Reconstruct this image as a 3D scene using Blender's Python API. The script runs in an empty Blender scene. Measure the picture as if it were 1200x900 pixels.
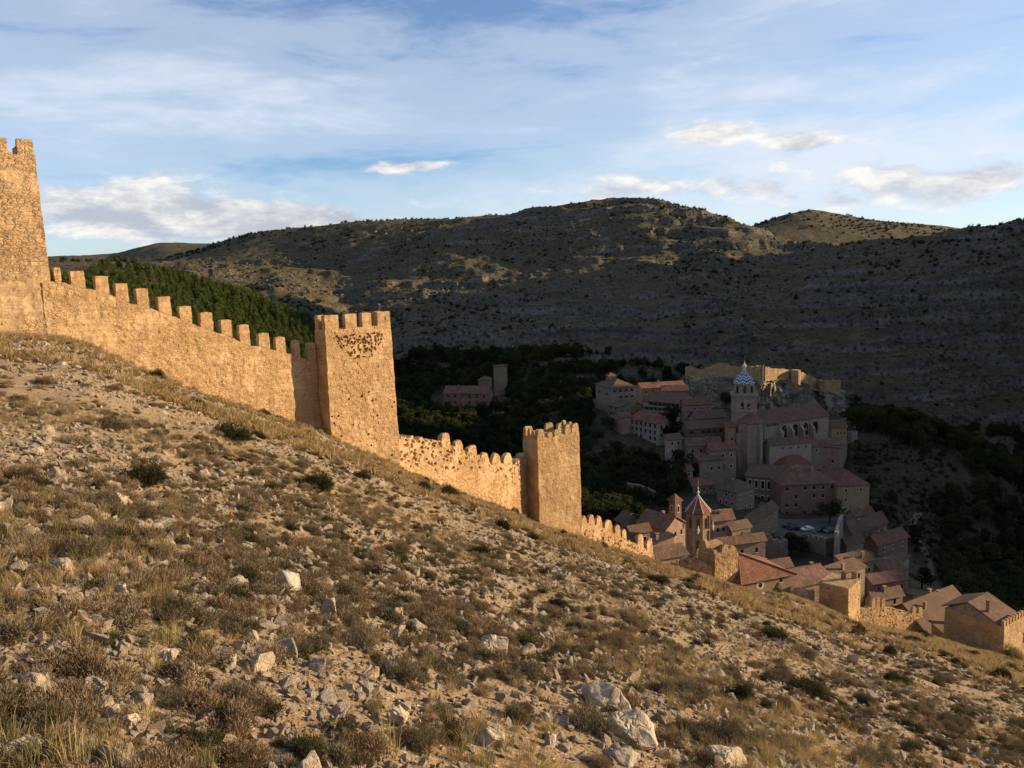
import bpy, bmesh, math, random
import numpy as np
from mathutils import Vector, Matrix
from math import radians as rad, sin, cos, tan, pi, hypot, atan2, sqrt

random.seed(7)
RNG = np.random.default_rng(11)
scn = bpy.context.scene
COL = scn.collection

# ------------------------------------------------------------------ camera
F, CX, CY = 934.0, 600.0, 450.0
PITCH, ROLL = rad(8.0), rad(1.8)
_f = np.array([0, cos(PITCH), -sin(PITCH)])
_u0 = np.array([0, sin(PITCH), cos(PITCH)])
_r0 = np.array([1.0, 0, 0])
_u = _u0 * cos(ROLL) + _r0 * sin(ROLL)
_r = _r0 * cos(ROLL) - _u0 * sin(ROLL)

def ray(px, py):
    return _f + (px - CX) / F * _r - (py - CY) / F * _u

def at(px, py, Y):
    d = ray(px, py)
    return d * (Y / d[1])

def proj(p):
    p = np.asarray(p, float)
    w = p @ _f
    return CX + F * (p @ _r) / w, CY - F * (p @ _u) / w

def on_plane(px, py, P0, P1):
    """where the ray meets the vertical plane through P0-P1: (distance along, z)"""
    d = ray(px, py)
    ex, ey = P1[0] - P0[0], P1[1] - P0[1]
    L = hypot(ex, ey); ex /= L; ey /= L
    n = (ey, -ex)
    t = (P0[0] * n[0] + P0[1] * n[1]) / (d[0] * n[0] + d[1] * n[1])
    p = d * t
    return (p[0] - P0[0]) * ex + (p[1] - P0[1]) * ey, p[2]

def reach(C, d, px):
    """distance from C along horizontal direction d until the picture column px"""
    k = (px - CX) / F
    a = _r - k * _f
    D = np.array([d[0], d[1], 0.0])
    return -float(np.dot(a, C)) / float(np.dot(a, D))

# ------------------------------------------------------------------ noise
_P = RNG.permutation(256)
_P = np.concatenate([_P, _P, _P])
_G2 = np.stack([np.cos(np.arange(256) * 2.39996), np.sin(np.arange(256) * 2.39996)], 1)
_G3 = RNG.normal(size=(256, 3)); _G3 /= np.linalg.norm(_G3, axis=1)[:, None]

def perlin2(x, y):
    x = np.asarray(x, float); y = np.asarray(y, float)
    xi = np.floor(x).astype(int); yi = np.floor(y).astype(int)
    xf = x - xi; yf = y - yi
    xi &= 255; yi &= 255
    u = xf ** 3 * (xf * (xf * 6 - 15) + 10); v = yf ** 3 * (yf * (yf * 6 - 15) + 10)
    def g(i, j):
        h = _P[_P[(xi + i) & 255] + ((yi + j) & 255)]
        q = _G2[h]
        return q[..., 0] * (xf - i) + q[..., 1] * (yf - j)
    a = g(0, 0); b = g(1, 0); c = g(0, 1); d = g(1, 1)
    return ((a + u * (b - a)) + v * ((c + u * (d - c)) - (a + u * (b - a)))) * 1.5

def perlin3(x, y, z):
    x = np.asarray(x, float); y = np.asarray(y, float); z = np.asarray(z, float)
    xi = np.floor(x).astype(int); yi = np.floor(y).astype(int); zi = np.floor(z).astype(int)
    xf = x - xi; yf = y - yi; zf = z - zi
    xi &= 255; yi &= 255; zi &= 255
    f = lambda t: t ** 3 * (t * (t * 6 - 15) + 10)
    u, v, w = f(xf), f(yf), f(zf)
    def g(i, j, k):
        h = _P[_P[_P[(xi + i) & 255] + ((yi + j) & 255)] + ((zi + k) & 255)]
        q = _G3[h]
        return q[..., 0] * (xf - i) + q[..., 1] * (yf - j) + q[..., 2] * (zf - k)
    L = lambda a, b, t: a + t * (b - a)
    return 1.3 * L(L(L(g(0,0,0), g(1,0,0), u), L(g(0,1,0), g(1,1,0), u), v),
             L(L(g(0,0,1), g(1,0,1), u), L(g(0,1,1), g(1,1,1), u), v), w)

def fbm2(x, y, o=4):
    s = 0; a = 1; n = 0
    for i in range(o):
        s = s + a * perlin2(x * 2 ** i + 17.3 * i, y * 2 ** i + 9.1 * i); n += a; a *= .5
    return s / n * 1.4

def ridged2(x, y, o=4):
    s = 0; a = 1; n = 0
    for i in range(o):
        s = s + a * (1 - np.abs(perlin2(x * 2 ** i + 31.7 * i, y * 2 ** i + 5.3 * i)) * 2); n += a; a *= .5
    return s / n

def fbm3(p, s=1.0, o=3):
    v = 0; a = 1; n = 0
    for i in range(o):
        k = s * 2 ** i
        v = v + a * perlin3(p[..., 0] * k + 3.1 * i, p[..., 1] * k + 7.7 * i, p[..., 2] * k + 1.9 * i); n += a; a *= .5
    return v / n * 1.3

def hash2(i, j, s=0):
    h = (np.asarray(i).astype(np.int64) * 73856093) ^ (np.asarray(j).astype(np.int64) * 19349663) ^ (s * 83492791)
    h = (h ^ (h >> 13)) * 1274126177
    h = h & 0xffffffff
    h = ((h ^ (h >> 16)) * 0x45d9f3b) & 0xffffffff
    return ((h ^ (h >> 15)) & 0xffffff) / float(0xffffff)

def sstep(a, b, x):
    t = np.clip((x - a) / (b - a), 0, 1)
    return t * t * (3 - 2 * t)

# ------------------------------------------------------------------ objects
def props(o, label=None, cat=None, group=None, kind=None):
    if label: o['label'] = label
    if cat: o['category'] = cat
    if group: o['group'] = group
    if kind: o['kind'] = kind
    return o

def empty(name, loc, label, cat, group=None):
    o = bpy.data.objects.new(name, None)
    COL.objects.link(o)
    o.location = [float(c) for c in loc]
    o.empty_display_size = .5
    if 'wall' in name: o['kind'] = 'thing'
    return props(o, label, cat, group)

def link(name, me, parent=None, loc=(0, 0, 0)):
    o = bpy.data.objects.new(name, me)
    COL.objects.link(o)
    o.location = [float(c) for c in loc]
    if parent is not None: o.parent = parent
    return o

def wloc(o):
    v = Vector((0, 0, 0))
    while o is not None:
        v = v + o.location; o = o.parent
    return v

class MB:
    """collects faces (world coordinates); build() links them as one mesh"""
    def __init__(s): s.v = []; s.f = []; s.uv = []; s.n = 0; s.mi = []; s.hasuv = False
    def add(s, verts, faces, uv=None, mi=0):
        s.v.append(np.asarray(verts, float).reshape(-1, 3))
        for k, f in enumerate(faces):
            s.f.append([i + s.n for i in f])
            s.uv.append(uv[k] if uv is not None else None)
            s.mi.append(mi)
        if uv is not None: s.hasuv = True
        s.n += len(s.v[-1])
    def quad(s, a, b, c, d, mi=0): s.add([a, b, c, d], [(0, 1, 2, 3)], mi=mi)
    def box(s, lo, hi, mi=0, R=None, o=(0, 0, 0)):
        x0, y0, z0 = lo; x1, y1, z1 = hi
        v = np.array([(x0,y0,z0),(x1,y0,z0),(x1,y1,z0),(x0,y1,z0),(x0,y0,z1),(x1,y0,z1),(x1,y1,z1),(x0,y1,z1)], float)
        if R is not None: v = v @ np.array(R).T
        s.add(v + np.array(o), [(0,3,2,1),(4,5,6,7),(0,1,5,4),(1,2,6,5),(2,3,7,6),(3,0,4,7)], mi=mi)
    def grid(s, P, mi=0):
        """P: (nv, nu, 3) points; outward = du x dv"""
        nv, nu, _ = P.shape
        i = np.arange(nv - 1)[:, None] * nu + np.arange(nu - 1)[None]
        q = np.stack([i, i + 1, i + nu + 1, i + nu], -1).reshape(-1, 4)
        s.add(P.reshape(-1, 3), q.tolist(), mi=mi)
    def tube(s, pts, radii, n=8, mi=0, cap=True):
        pts = [np.asarray(p, float) for p in pts]
        V = []; Fs = []
        for k, p in enumerate(pts):
            d = pts[min(k + 1, len(pts) - 1)] - pts[max(k - 1, 0)]
            d /= (np.linalg.norm(d) + 1e-9)
            a = np.cross(d, (0, 0, 1.0) if abs(d[2]) < .9 else (1.0, 0, 0)); a /= np.linalg.norm(a)
            b = np.cross(d, a)
            for j in range(n):
                t = 2 * pi * j / n
                V.append(p + radii[k] * (a * cos(t) + b * sin(t)))
        for k in range(len(pts) - 1):
            for j in range(n):
                Fs.append((k*n+j, k*n+(j+1)%n, (k+1)*n+(j+1)%n, (k+1)*n+j))
        if cap: Fs.append(tuple(range(n))[::-1]); Fs.append(tuple((len(pts)-1)*n+j for j in range(n)))
        s.add(V, Fs, mi=mi)
    def lathe(s, c, prof, n=12, rot=0, mi=0):
        V = []; Fs = []
        for r, z in prof:
            for j in range(n):
                t = rot + 2 * pi * j / n
                V.append((c[0] + r * cos(t), c[1] + r * sin(t), c[2] + z))
        for k in range(len(prof) - 1):
            for j in range(n):
                Fs.append((k*n+j, k*n+(j+1)%n, (k+1)*n+(j+1)%n, (k+1)*n+j))
        s.add(V, Fs, mi=mi)
    def mesh(s, name, mats, off=(0, 0, 0), smooth=False):
        me = bpy.data.meshes.new(name)
        v = np.concatenate(s.v) - np.array(off)
        me.from_pydata(v.tolist(), [], s.f)
        for m in (mats if isinstance(mats, (list, tuple)) else [mats]): me.materials.append(m)
        if any(s.mi): me.polygons.foreach_set('material_index', s.mi)
        if s.hasuv:
            ul = me.uv_layers.new(name='UVMap'); buf = []
            for f, u in zip(s.f, s.uv): buf.extend(u if u is not None else [(0, 0)] * len(f))
            ul.data.foreach_set('uv', np.array(buf, np.float32).ravel())
        if smooth: me.polygons.foreach_set('use_smooth', [True] * len(me.polygons))
        me.update()
        return me
    def build(s, name, mats, parent=None, off=None, smooth=False, loc=None):
        if off is None: off = wloc(parent) if parent is not None else (loc if loc is not None else (0, 0, 0))
        me = s.mesh(name, mats, off, smooth)
        return link(name, me, parent, loc if (parent is None and loc is not None) else (0, 0, 0))

def np_mesh(name, V, Fq, mat=None, smooth=False):
    """fast mesh from arrays (faces all of the same size)"""
    me = bpy.data.meshes.new(name)
    V = np.asarray(V, np.float32); Fq = np.asarray(Fq, np.int32)
    k = Fq.shape[1]
    me.vertices.add(len(V)); me.vertices.foreach_set('co', V.ravel())
    me.loops.add(Fq.size); me.loops.foreach_set('vertex_index', Fq.ravel())
    me.polygons.add(len(Fq)); me.polygons.foreach_set('loop_start', np.arange(len(Fq), dtype=np.int32) * k)
    if smooth: me.polygons.foreach_set('use_smooth', np.ones(len(Fq), bool))
    if mat: me.materials.append(mat)
    me.update(calc_edges=True); me.validate()
    return me

# ------------------------------------------------------------------ node helper
class NT:
    def __init__(s, name):
        s.m = bpy.data.materials.new(name); s.m.use_nodes = True
        s.t = s.m.node_tree; s.t.nodes.clear(); s._bs = None
    def n(s, typ, _in=None, **kw):
        nd = s.t.nodes.new(typ)
        for k, v in kw.items(): setattr(nd, k, v)
        for k, v in (_in or {}).items(): s.set(nd.inputs[k], v)
        return nd
    def set(s, sock, v):
        if isinstance(v, bpy.types.NodeSocket): s.t.links.new(v, sock)
        elif isinstance(v, bpy.types.Node): s.t.links.new(v.outputs[0], sock)
        else:
            if isinstance(v, tuple) and len(v) == 3 and sock.type == 'RGBA': v = v + (1,)
            sock.default_value = v
    def math(s, op, a, b=0.0, c=0.0, clamp=False):
        nd = s.n('ShaderNodeMath', operation=op, use_clamp=clamp)
        s.set(nd.inputs[0], a); s.set(nd.inputs[1], b); s.set(nd.inputs[2], c)
        return nd.outputs[0]
    def vmath(s, op, a, b=(0, 0, 0)):
        nd = s.n('ShaderNodeVectorMath', operation=op)
        s.set(nd.inputs[0], a)
        if op == 'SCALE': s.set(nd.inputs['Scale'], b)
        else: s.set(nd.inputs[1], b)
        return nd.outputs['Value'] if op in ('DOT_PRODUCT', 'LENGTH') else nd.outputs[0]
    def mix(s, fac, a, b, mode='MIX'):
        nd = s.n('ShaderNodeMix', data_type='RGBA', blend_type=mode)
        s.set(nd.inputs[0], fac); s.set(nd.inputs[6], a); s.set(nd.inputs[7], b)
        return nd.outputs[2]
    def ramp(s, fac, stops, interp='LINEAR'):
        nd = s.n('ShaderNodeValToRGB'); cr = nd.color_ramp; cr.interpolation = interp
        while len(cr.elements) < len(stops): cr.elements.new(.5)
        for e, (p, c) in zip(cr.elements, stops):
            e.position = p
            e.color = (c, c, c, 1) if isinstance(c, (int, float)) else tuple(c) + (1,)
        s.set(nd.inputs[0], fac)
        return nd.outputs[0]
    def noise(s, vec, scale, detail=4, rough=.55, dist=0.0, out=0):
        nd = s.n('ShaderNodeTexNoise', {'Scale': scale, 'Detail': detail, 'Roughness': rough, 'Distortion': dist})
        if vec is not None: s.set(nd.inputs['Vector'], vec)
        return nd.outputs[out]
    def vor(s, vec, scale, feature='F1', out='Distance', rnd=1.0):
        nd = s.n('ShaderNodeTexVoronoi', {'Scale': scale, 'Randomness': rnd}, feature=feature)
        if vec is not None: s.set(nd.inputs['Vector'], vec)
        return nd.outputs[out]
    def scale(s, vec, v):
        return s.n('ShaderNodeMapping', {'Vector': vec, 'Scale': v}).outputs[0]
    def coord(s, which='Object'):
        return s.n('ShaderNodeTexCoord').outputs[which]
    def rand(s):
        return s.n('ShaderNodeObjectInfo').outputs['Random']
    def bump(s, h, strength=.5, dist=.05, normal=None):
        nd = s.n('ShaderNodeBump', {'Height': h, 'Strength': strength, 'Distance': dist})
        if normal is not None: s.set(nd.inputs['Normal'], normal)
        return nd.outputs[0]
    def attr(s, name):
        return s.n('ShaderNodeAttribute', attribute_name=name).outputs['Fac']
    def out(s, color, rough=.9, normal=None, spec=.25, metal=0.0, **kw):
        b = s.n('ShaderNodeBsdfPrincipled')
        s.set(b.inputs['Base Color'], color); s.set(b.inputs['Roughness'], rough)
        b.inputs['Specular IOR Level'].default_value = spec; b.inputs['Metallic'].default_value = metal
        if normal is not None: s.set(b.inputs['Normal'], normal)
        o = s.n('ShaderNodeOutputMaterial'); s.t.links.new(b.outputs[0], o.inputs[0])
        return s.m
# ------------------------------------------------------------------ materials
def masonry_mat(name, base, dark, light, cell=3.2, bump=.6, mortar=.6, flat=1.75):
    t = NT(name); c = t.coord()
    warp = t.vmath('ADD', c, t.vmath('SCALE', t.noise(c, 1.2, 3, out=1), .22))
    v = t.scale(warp, (cell, cell, cell * flat))
    v2 = t.scale(warp, (cell * .55, cell * .55, cell * .55 * flat))
    sel = t.ramp(t.noise(c, .55, 4, .6), [(.47, 0), (.53, 1)])
    k1 = t.n('ShaderNodeSeparateColor', {0: t.vor(v, 1.0, out='Color')}).outputs[0]; k2 = t.n('ShaderNodeSeparateColor', {0: t.vor(v2, 1.0, out='Color')}).outputs[0]
    e1 = t.vor(v, 1.0, 'DISTANCE_TO_EDGE'); e2 = t.vor(v2, 1.0, 'DISTANCE_TO_EDGE')
    mixf = lambda x, y: t.math('ADD', t.math('MULTIPLY', x, t.math('SUBTRACT', 1.0, sel)), t.math('MULTIPLY', y, sel))
    val = mixf(k1, k2); edge = mixf(e1, e2)
    col = t.ramp(val, [(0, dark), (.3, base), (.75, light), (1, base)])
    col = t.mix(.45, col, base)
    patch = t.ramp(t.noise(c, .28, 6, .65), [(.5, 0), (.56, .75)])
    big = t.noise(t.vmath('ADD', c, (31, 7, 3)), .22, 5, .6)
    col = t.mix(t.ramp(big, [(.35, 0), (.7, .55)]), col, dark)
    fine = t.noise(c, 9, 4, .65)
    m = t.math('MULTIPLY', t.ramp(edge, [(0, 1), (.09, 0)]), t.math('SUBTRACT', 1.0, t.math('MULTIPLY', patch, .8)))
    col = t.mix(t.math('MULTIPLY', m, mortar), col, tuple(x * .5 for x in dark))
    col = t.mix(t.math('MULTIPLY', patch, .55), col, light)
    col = t.mix(.5, col, t.ramp(fine, [(.3, (.6, .6, .6)), (.7, (1.2, 1.2, 1.2))]), 'MULTIPLY')
    streak = t.noise(t.scale(c, (1.5, 1.5, .16)), 1, 4, .6)
    col = t.mix(t.ramp(streak, [(.54, 0), (.74, .5)]), col, tuple(x * .55 for x in dark))
    crs = t.noise(t.scale(c, (.12, .12, 3.4)), 1, 3, .6)
    col = t.mix(t.ramp(crs, [(.38, .45), (.52, 0)]), col, tuple(x * .8 for x in dark))
    grey = t.ramp(t.noise(c, .45, 6, .7), [(.55, 0), (.70, .6)])
    col = t.mix(grey, col, (.23, .165, .10))
    h = t.math('ADD', t.math('MULTIPLY', t.ramp(edge, [(0, 0), (.12, .8), (.5, 1)]), t.math('SUBTRACT', 1.0, patch)), t.math('MULTIPLY', fine, .5))
    h = t.math('ADD', h, t.math('MULTIPLY', val, .5))
    return t.out(col, .95, t.bump(h, bump, .08), .15)

def plaster_mat(name, base, stain, amount=.5, stone=None, lo=.42):
    t = NT(name); c = t.coord(); r = t.rand()
    cc = t.vmath('ADD', c, t.vmath('SCALE', t.n('ShaderNodeCombineXYZ', {0: r, 1: r, 2: r}), 40.0))
    n1 = t.noise(cc, .5, 5, .62); n2 = t.noise(cc, 5, 4, .6)
    col = t.mix(t.ramp(n1, [(.38, 0), (.68, amount)]), base, stain)
    st = t.noise(t.scale(cc, (1.6, 1.6, .2)), 1, 4, .6)
    col = t.mix(t.ramp(st, [(.52, 0), (.75, .5)]), col, tuple(x * .6 for x in stain))
    col = t.mix(t.math('MULTIPLY', r, .45), col, tuple(x * .62 for x in stain))
    col = t.mix(.6, col, t.ramp(n2, [(.3, (.5, .5, .5)), (.7, (1.15, 1.15, 1.15))]), 'MULTIPLY')
    h = n2
    if stone:
        v = t.scale(cc, (2.6, 2.6, 4.2))
        e = t.vor(v, 1, 'DISTANCE_TO_EDGE'); k = t.n('ShaderNodeSeparateColor', {0: t.vor(v, 1, out='Color')}).outputs[0]
        sc = t.mix(k, stone, tuple(x * .55 for x in stone))
        col = t.mix(t.ramp(t.noise(cc, .55, 5, .6), [(lo, 0), (lo + .07, 1)]), col, sc)
        h = t.math('ADD', n2, t.ramp(e, [(0, 0), (.15, 1)]))
    return t.out(col, .95, t.bump(h, .45, .05), .15)

def tile_mat(name, a, b, c_, moss=(.10, .085, .05)):
    t = NT(name); uv = t.n('ShaderNodeUVMap').outputs[0]; r = t.rand()
    sep = t.n('ShaderNodeSeparateXYZ', {0: uv}); u, v = sep.outputs[0], sep.outputs[1]
    wob = t.math('MULTIPLY', t.noise(uv, .6, 3), .25)
    uu = t.math('MULTIPLY', t.math('ADD', u, wob), 2 * pi / .34)
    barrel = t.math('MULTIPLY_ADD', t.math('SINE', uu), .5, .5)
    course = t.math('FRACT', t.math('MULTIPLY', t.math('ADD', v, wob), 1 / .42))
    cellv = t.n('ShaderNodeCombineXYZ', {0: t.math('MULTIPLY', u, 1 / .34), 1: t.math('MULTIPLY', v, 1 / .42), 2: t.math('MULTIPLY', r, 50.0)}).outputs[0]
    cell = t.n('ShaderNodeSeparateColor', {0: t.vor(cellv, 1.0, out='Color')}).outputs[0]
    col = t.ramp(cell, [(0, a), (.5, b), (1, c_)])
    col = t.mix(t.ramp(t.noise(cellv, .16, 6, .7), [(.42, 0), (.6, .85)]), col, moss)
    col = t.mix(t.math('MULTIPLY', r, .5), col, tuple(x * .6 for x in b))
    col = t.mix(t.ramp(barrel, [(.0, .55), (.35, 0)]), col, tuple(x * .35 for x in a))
    h = t.math('ADD', barrel, t.math('MULTIPLY', course, .5)); h = t.math('ADD', h, t.math('MULTIPLY', cell, .4))
    return t.out(col, .9, t.bump(h, .8, .1), .2)

def flat_mat(name, col, rough=.8, spec=.3, var=.25, metal=0.0, scale=4):
    t = NT(name); c = t.coord()
    k = t.ramp(t.noise(c, scale, 4), [(.3, 1 - var), (.7, 1 + var)])
    return t.out(t.mix(1.0, col, k, 'MULTIPLY'), rough, None, spec, metal)

def leaf_mat(name, a, b, c_, trans=.25, rough=.75):
    """foliage: colour varies from plant to plant and from clump to clump"""
    t = NT(name); r = t.rand(); c = t.coord()
    n = t.noise(c, 3.5, 3)
    k = t.math('ADD', t.math('MULTIPLY', r, .65), t.math('MULTIPLY', n, .6))
    col = t.ramp(k, [(.2, a), (.6, b), (1, c_)])
    b_ = t.n('ShaderNodeBsdfDiffuse', {'Color': col}); g = t.n('ShaderNodeBsdfTranslucent', {'Color': col})
    mx = t.n('ShaderNodeMixShader', {0: trans}); t.t.links.new(b_.outputs[0], mx.inputs[1]); t.t.links.new(g.outputs[0], mx.inputs[2])
    o = t.n('ShaderNodeOutputMaterial'); t.t.links.new(mx.outputs[0], o.inputs[0])
    return t.m

def rock_mat(name, a, b, c_, scale=1.0, bump=.7):
    t = NT(name); c = t.coord(); r = t.rand()
    cc = t.vmath('ADD', c, t.vmath('SCALE', t.n('ShaderNodeCombineXYZ', {0: r, 1: r, 2: r}), 30.0))
    n1 = t.noise(cc, 1.3 * scale, 6, .65, .4); n2 = t.noise(cc, 7 * scale, 5, .65)
    col = t.ramp(n1, [(.3, a), (.5, b), (.72, c_)])
    col = t.mix(t.ramp(r, [(.0, .0), (1, .5)]), col, b)
    col = t.mix(.5, col, t.ramp(n2, [(.3, (.5, .5, .5)), (.7, (1.2, 1.2, 1.2))]), 'MULTIPLY')
    lich = t.ramp(t.noise(cc, 3.1 * scale, 5, .7), [(.58, 0), (.66, .7)])
    col = t.mix(lich, col, (.16, .145, .12))
    crack = t.ramp(t.vor(t.vmath('ADD', cc, t.vmath('SCALE', t.noise(cc, 2 * scale, 3, out=1), .5)), 1.6 * scale, 'DISTANCE_TO_EDGE'), [(0, 0), (.05, 1)])
    h = t.math('ADD', t.math('MULTIPLY', n1, 1.2), t.math('MULTIPLY', n2, .6)); h = t.math('ADD', h, t.math('MULTIPLY', crack, .35))
    return t.out(col, .92, t.bump(h, bump, .12 / scale), .2)

M = {}
M['wall_gold'] = masonry_mat('lime_masonry', (.47, .305, .15), (.33, .205, .092), (.56, .39, .21), 4.3, .5, .8, 2.0)
M['wall_big'] = masonry_mat('squared_lime_masonry', (.46, .305, .16), (.31, .20, .097), (.55, .395, .225), 2.5, .55, .85, 2.1)
M['wall_rubble'] = masonry_mat('rubble_masonry', (.45, .28, .135), (.30, .18, .085), (.56, .385, .215), 3.6, .8, .9, 1.5)
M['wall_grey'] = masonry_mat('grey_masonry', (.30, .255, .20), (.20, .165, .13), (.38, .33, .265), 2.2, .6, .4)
M['ashlar'] = masonry_mat('ashlar_stone', (.36, .28, .19), (.27, .205, .14), (.43, .345, .25), 1.5, .35, .4)
M['pink'] = plaster_mat('pink_plaster', (.42, .28, .20), (.24, .15, .105), .7, (.30, .20, .135), .55)
M['red'] = plaster_mat('red_plaster', (.36, .205, .145), (.2, .115, .08), .7, (.27, .17, .115), .58)
M['ochre'] = plaster_mat('ochre_plaster', (.44, .31, .175), (.28, .19, .11), .6, (.33, .24, .15), .56)
M['white'] = plaster_mat('white_plaster', (.50, .42, .33), (.33, .265, .205), .6)
M['grey'] = plaster_mat('grey_plaster', (.32, .25, .185), (.19, .15, .105), .7, (.28, .215, .15), .5)
M['stone'] = plaster_mat('patched_stone', (.34, .25, .17), (.23, .165, .115), .5, (.34, .255, .175))
M['tile'] = tile_mat('clay_tiles', (.22, .095, .055), (.29, .135, .08), (.36, .195, .125))
M['tile_red'] = tile_mat('red_clay_tiles', (.20, .08, .045), (.28, .115, .068), (.34, .17, .105), (.13, .075, .045))
M['tile_brown'] = tile_mat('brown_clay_tiles', (.16, .088, .055), (.22, .125, .08), (.29, .175, .115))
M['tile_mauve'] = tile_mat('mauve_clay_tiles', (.20, .09, .062), (.26, .125, .088), (.32, .175, .125))
M['glass'] = flat_mat('dark_window_glass', (.018, .018, .02), .15, .5, .3)
M['wood'] = flat_mat('dark_wood', (.07, .045, .03), .75, .2, .4, 0, 8)
M['shutter'] = flat_mat('brown_shutter', (.12, .07, .045), .7, .2, .3, 0, 8)
M['trim'] = flat_mat('pale_lime_trim', (.55, .49, .42), .9, .2, .2)
M['iron'] = flat_mat('dark_iron', (.03, .03, .032), .5, .4, .2, .6)
M['rib'] = flat_mat('white_lead_rib', (.62, .57, .50), .8, .2, .15)
M['spire_tile'] = tile_mat('red_spire_tiles', (.24, .075, .045), (.31, .105, .06), (.36, .15, .09), (.2, .08, .05))
M['car_white'] = flat_mat('white_car_paint', (.75, .75, .75), .25, .5, .03)
M['car_dark'] = flat_mat('dark_car_paint', (.02, .022, .028), .25, .5, .05)
M['car_grey'] = flat_mat('grey_car_paint', (.12, .125, .13), .25, .5, .05)
M['tyre'] = flat_mat('tyre_rubber', (.02, .02, .02), .9, .2, .1)
M['rim'] = flat_mat('wheel_rim', (.4, .4, .4), .4, .5, .1, .7)
M['lamp'] = flat_mat('headlamp_glass', (.6, .6, .58), .15, .5, .05)
M['paving'] = rock_mat('grey_paving', (.085, .075, .065), (.11, .098, .085), (.14, .125, .11), .5, .4)
M['path'] = rock_mat('pale_gravel_path', (.11, .095, .07), (.15, .128, .095), (.19, .165, .125), .5, .3)
M['rock'] = rock_mat('pale_limestone', (.30, .235, .155), (.43, .34, .235), (.53, .445, .33), 2.0)
M['rock_ochre'] = rock_mat('ochre_limestone', (.26, .19, .125), (.37, .275, .18), (.46, .36, .25), 2.0)
M['rock_grey'] = rock_mat('grey_limestone', (.23, .195, .145), (.34, .29, .22), (.46, .40, .31), 2.0)
M['rock_orange'] = rock_mat('orange_stone', (.5, .13, .04), (.6, .17, .05), (.6, .2, .07), 2.0)
M['crag'] = rock_mat('crag_limestone', (.14, .115, .08), (.29, .24, .17), (.42, .35, .255), .12, 1.0)
M['outcrop'] = rock_mat('grey_outcrop', (.06, .052, .042), (.11, .096, .075), (.18, .158, .125), .3, 1.0)
M['thyme'] = leaf_mat('thyme_leaves', (.10, .082, .048), (.15, .12, .072), (.20, .16, .10), .15)
M['drybush'] = leaf_mat('dry_brown_twigs', (.14, .095, .055), (.20, .14, .08), (.26, .19, .115), .15)
M['juniper'] = leaf_mat('dark_green_leaves', (.035, .035, .015), (.055, .053, .022), (.085, .078, .033), .12)
M['yellowbush'] = leaf_mat('yellow_green_leaves', (.15, .125, .04), (.19, .155, .05), (.23, .19, .07), .2)
M['sapling'] = leaf_mat('fresh_green_needles', (.05, .075, .02), (.07, .095, .028), (.09, .115, .04), .2)
M['grass'] = leaf_mat('straw_grass', (.24, .165, .075), (.33, .235, .11), (.42, .31, .16), .3)
M['grass_green'] = leaf_mat('pale_green_grass', (.19, .165, .065), (.27, .225, .09), (.36, .285, .13), .3)
M['pine'] = leaf_mat('pine_needles', (.045, .063, .018), (.07, .092, .025), (.105, .12, .038), .15)
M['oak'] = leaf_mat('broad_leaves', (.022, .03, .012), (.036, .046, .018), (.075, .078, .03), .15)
M['scrub'] = leaf_mat('hill_scrub_leaves', (.03, .03, .016), (.042, .041, .021), (.06, .054, .03), .1)
M['bark'] = flat_mat('grey_brown_bark', (.09, .065, .045), .95, .1, .4, 0, 6)

def dome_mat():
    """blue, white and green glazed tiles laid in chevrons (object coordinates: origin at the dome's base)"""
    t = NT('chevron_glazed_tiles'); s = t.n('ShaderNodeSeparateXYZ', {0: t.coord()})
    ang = t.math('ARCTAN2', s.outputs[1], s.outputs[0])
    tri = t.math('PINGPONG', t.math('MULTIPLY', ang, 16 / (2 * pi)), 1.0)
    k = t.math('FRACT', t.math('MULTIPLY', t.math('SUBTRACT', s.outputs[2], t.math('MULTIPLY', tri, .9)), 1 / 2.1))
    col = t.ramp(k, [(0, (.58, .57, .52)), (.22, (.02, .055, .22)), (.55, (.58, .57, .52)), (.74, (.03, .12, .12))], 'CONSTANT')
    return t.out(col, .7, None, .15)
M['dome'] = dome_mat()

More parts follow.
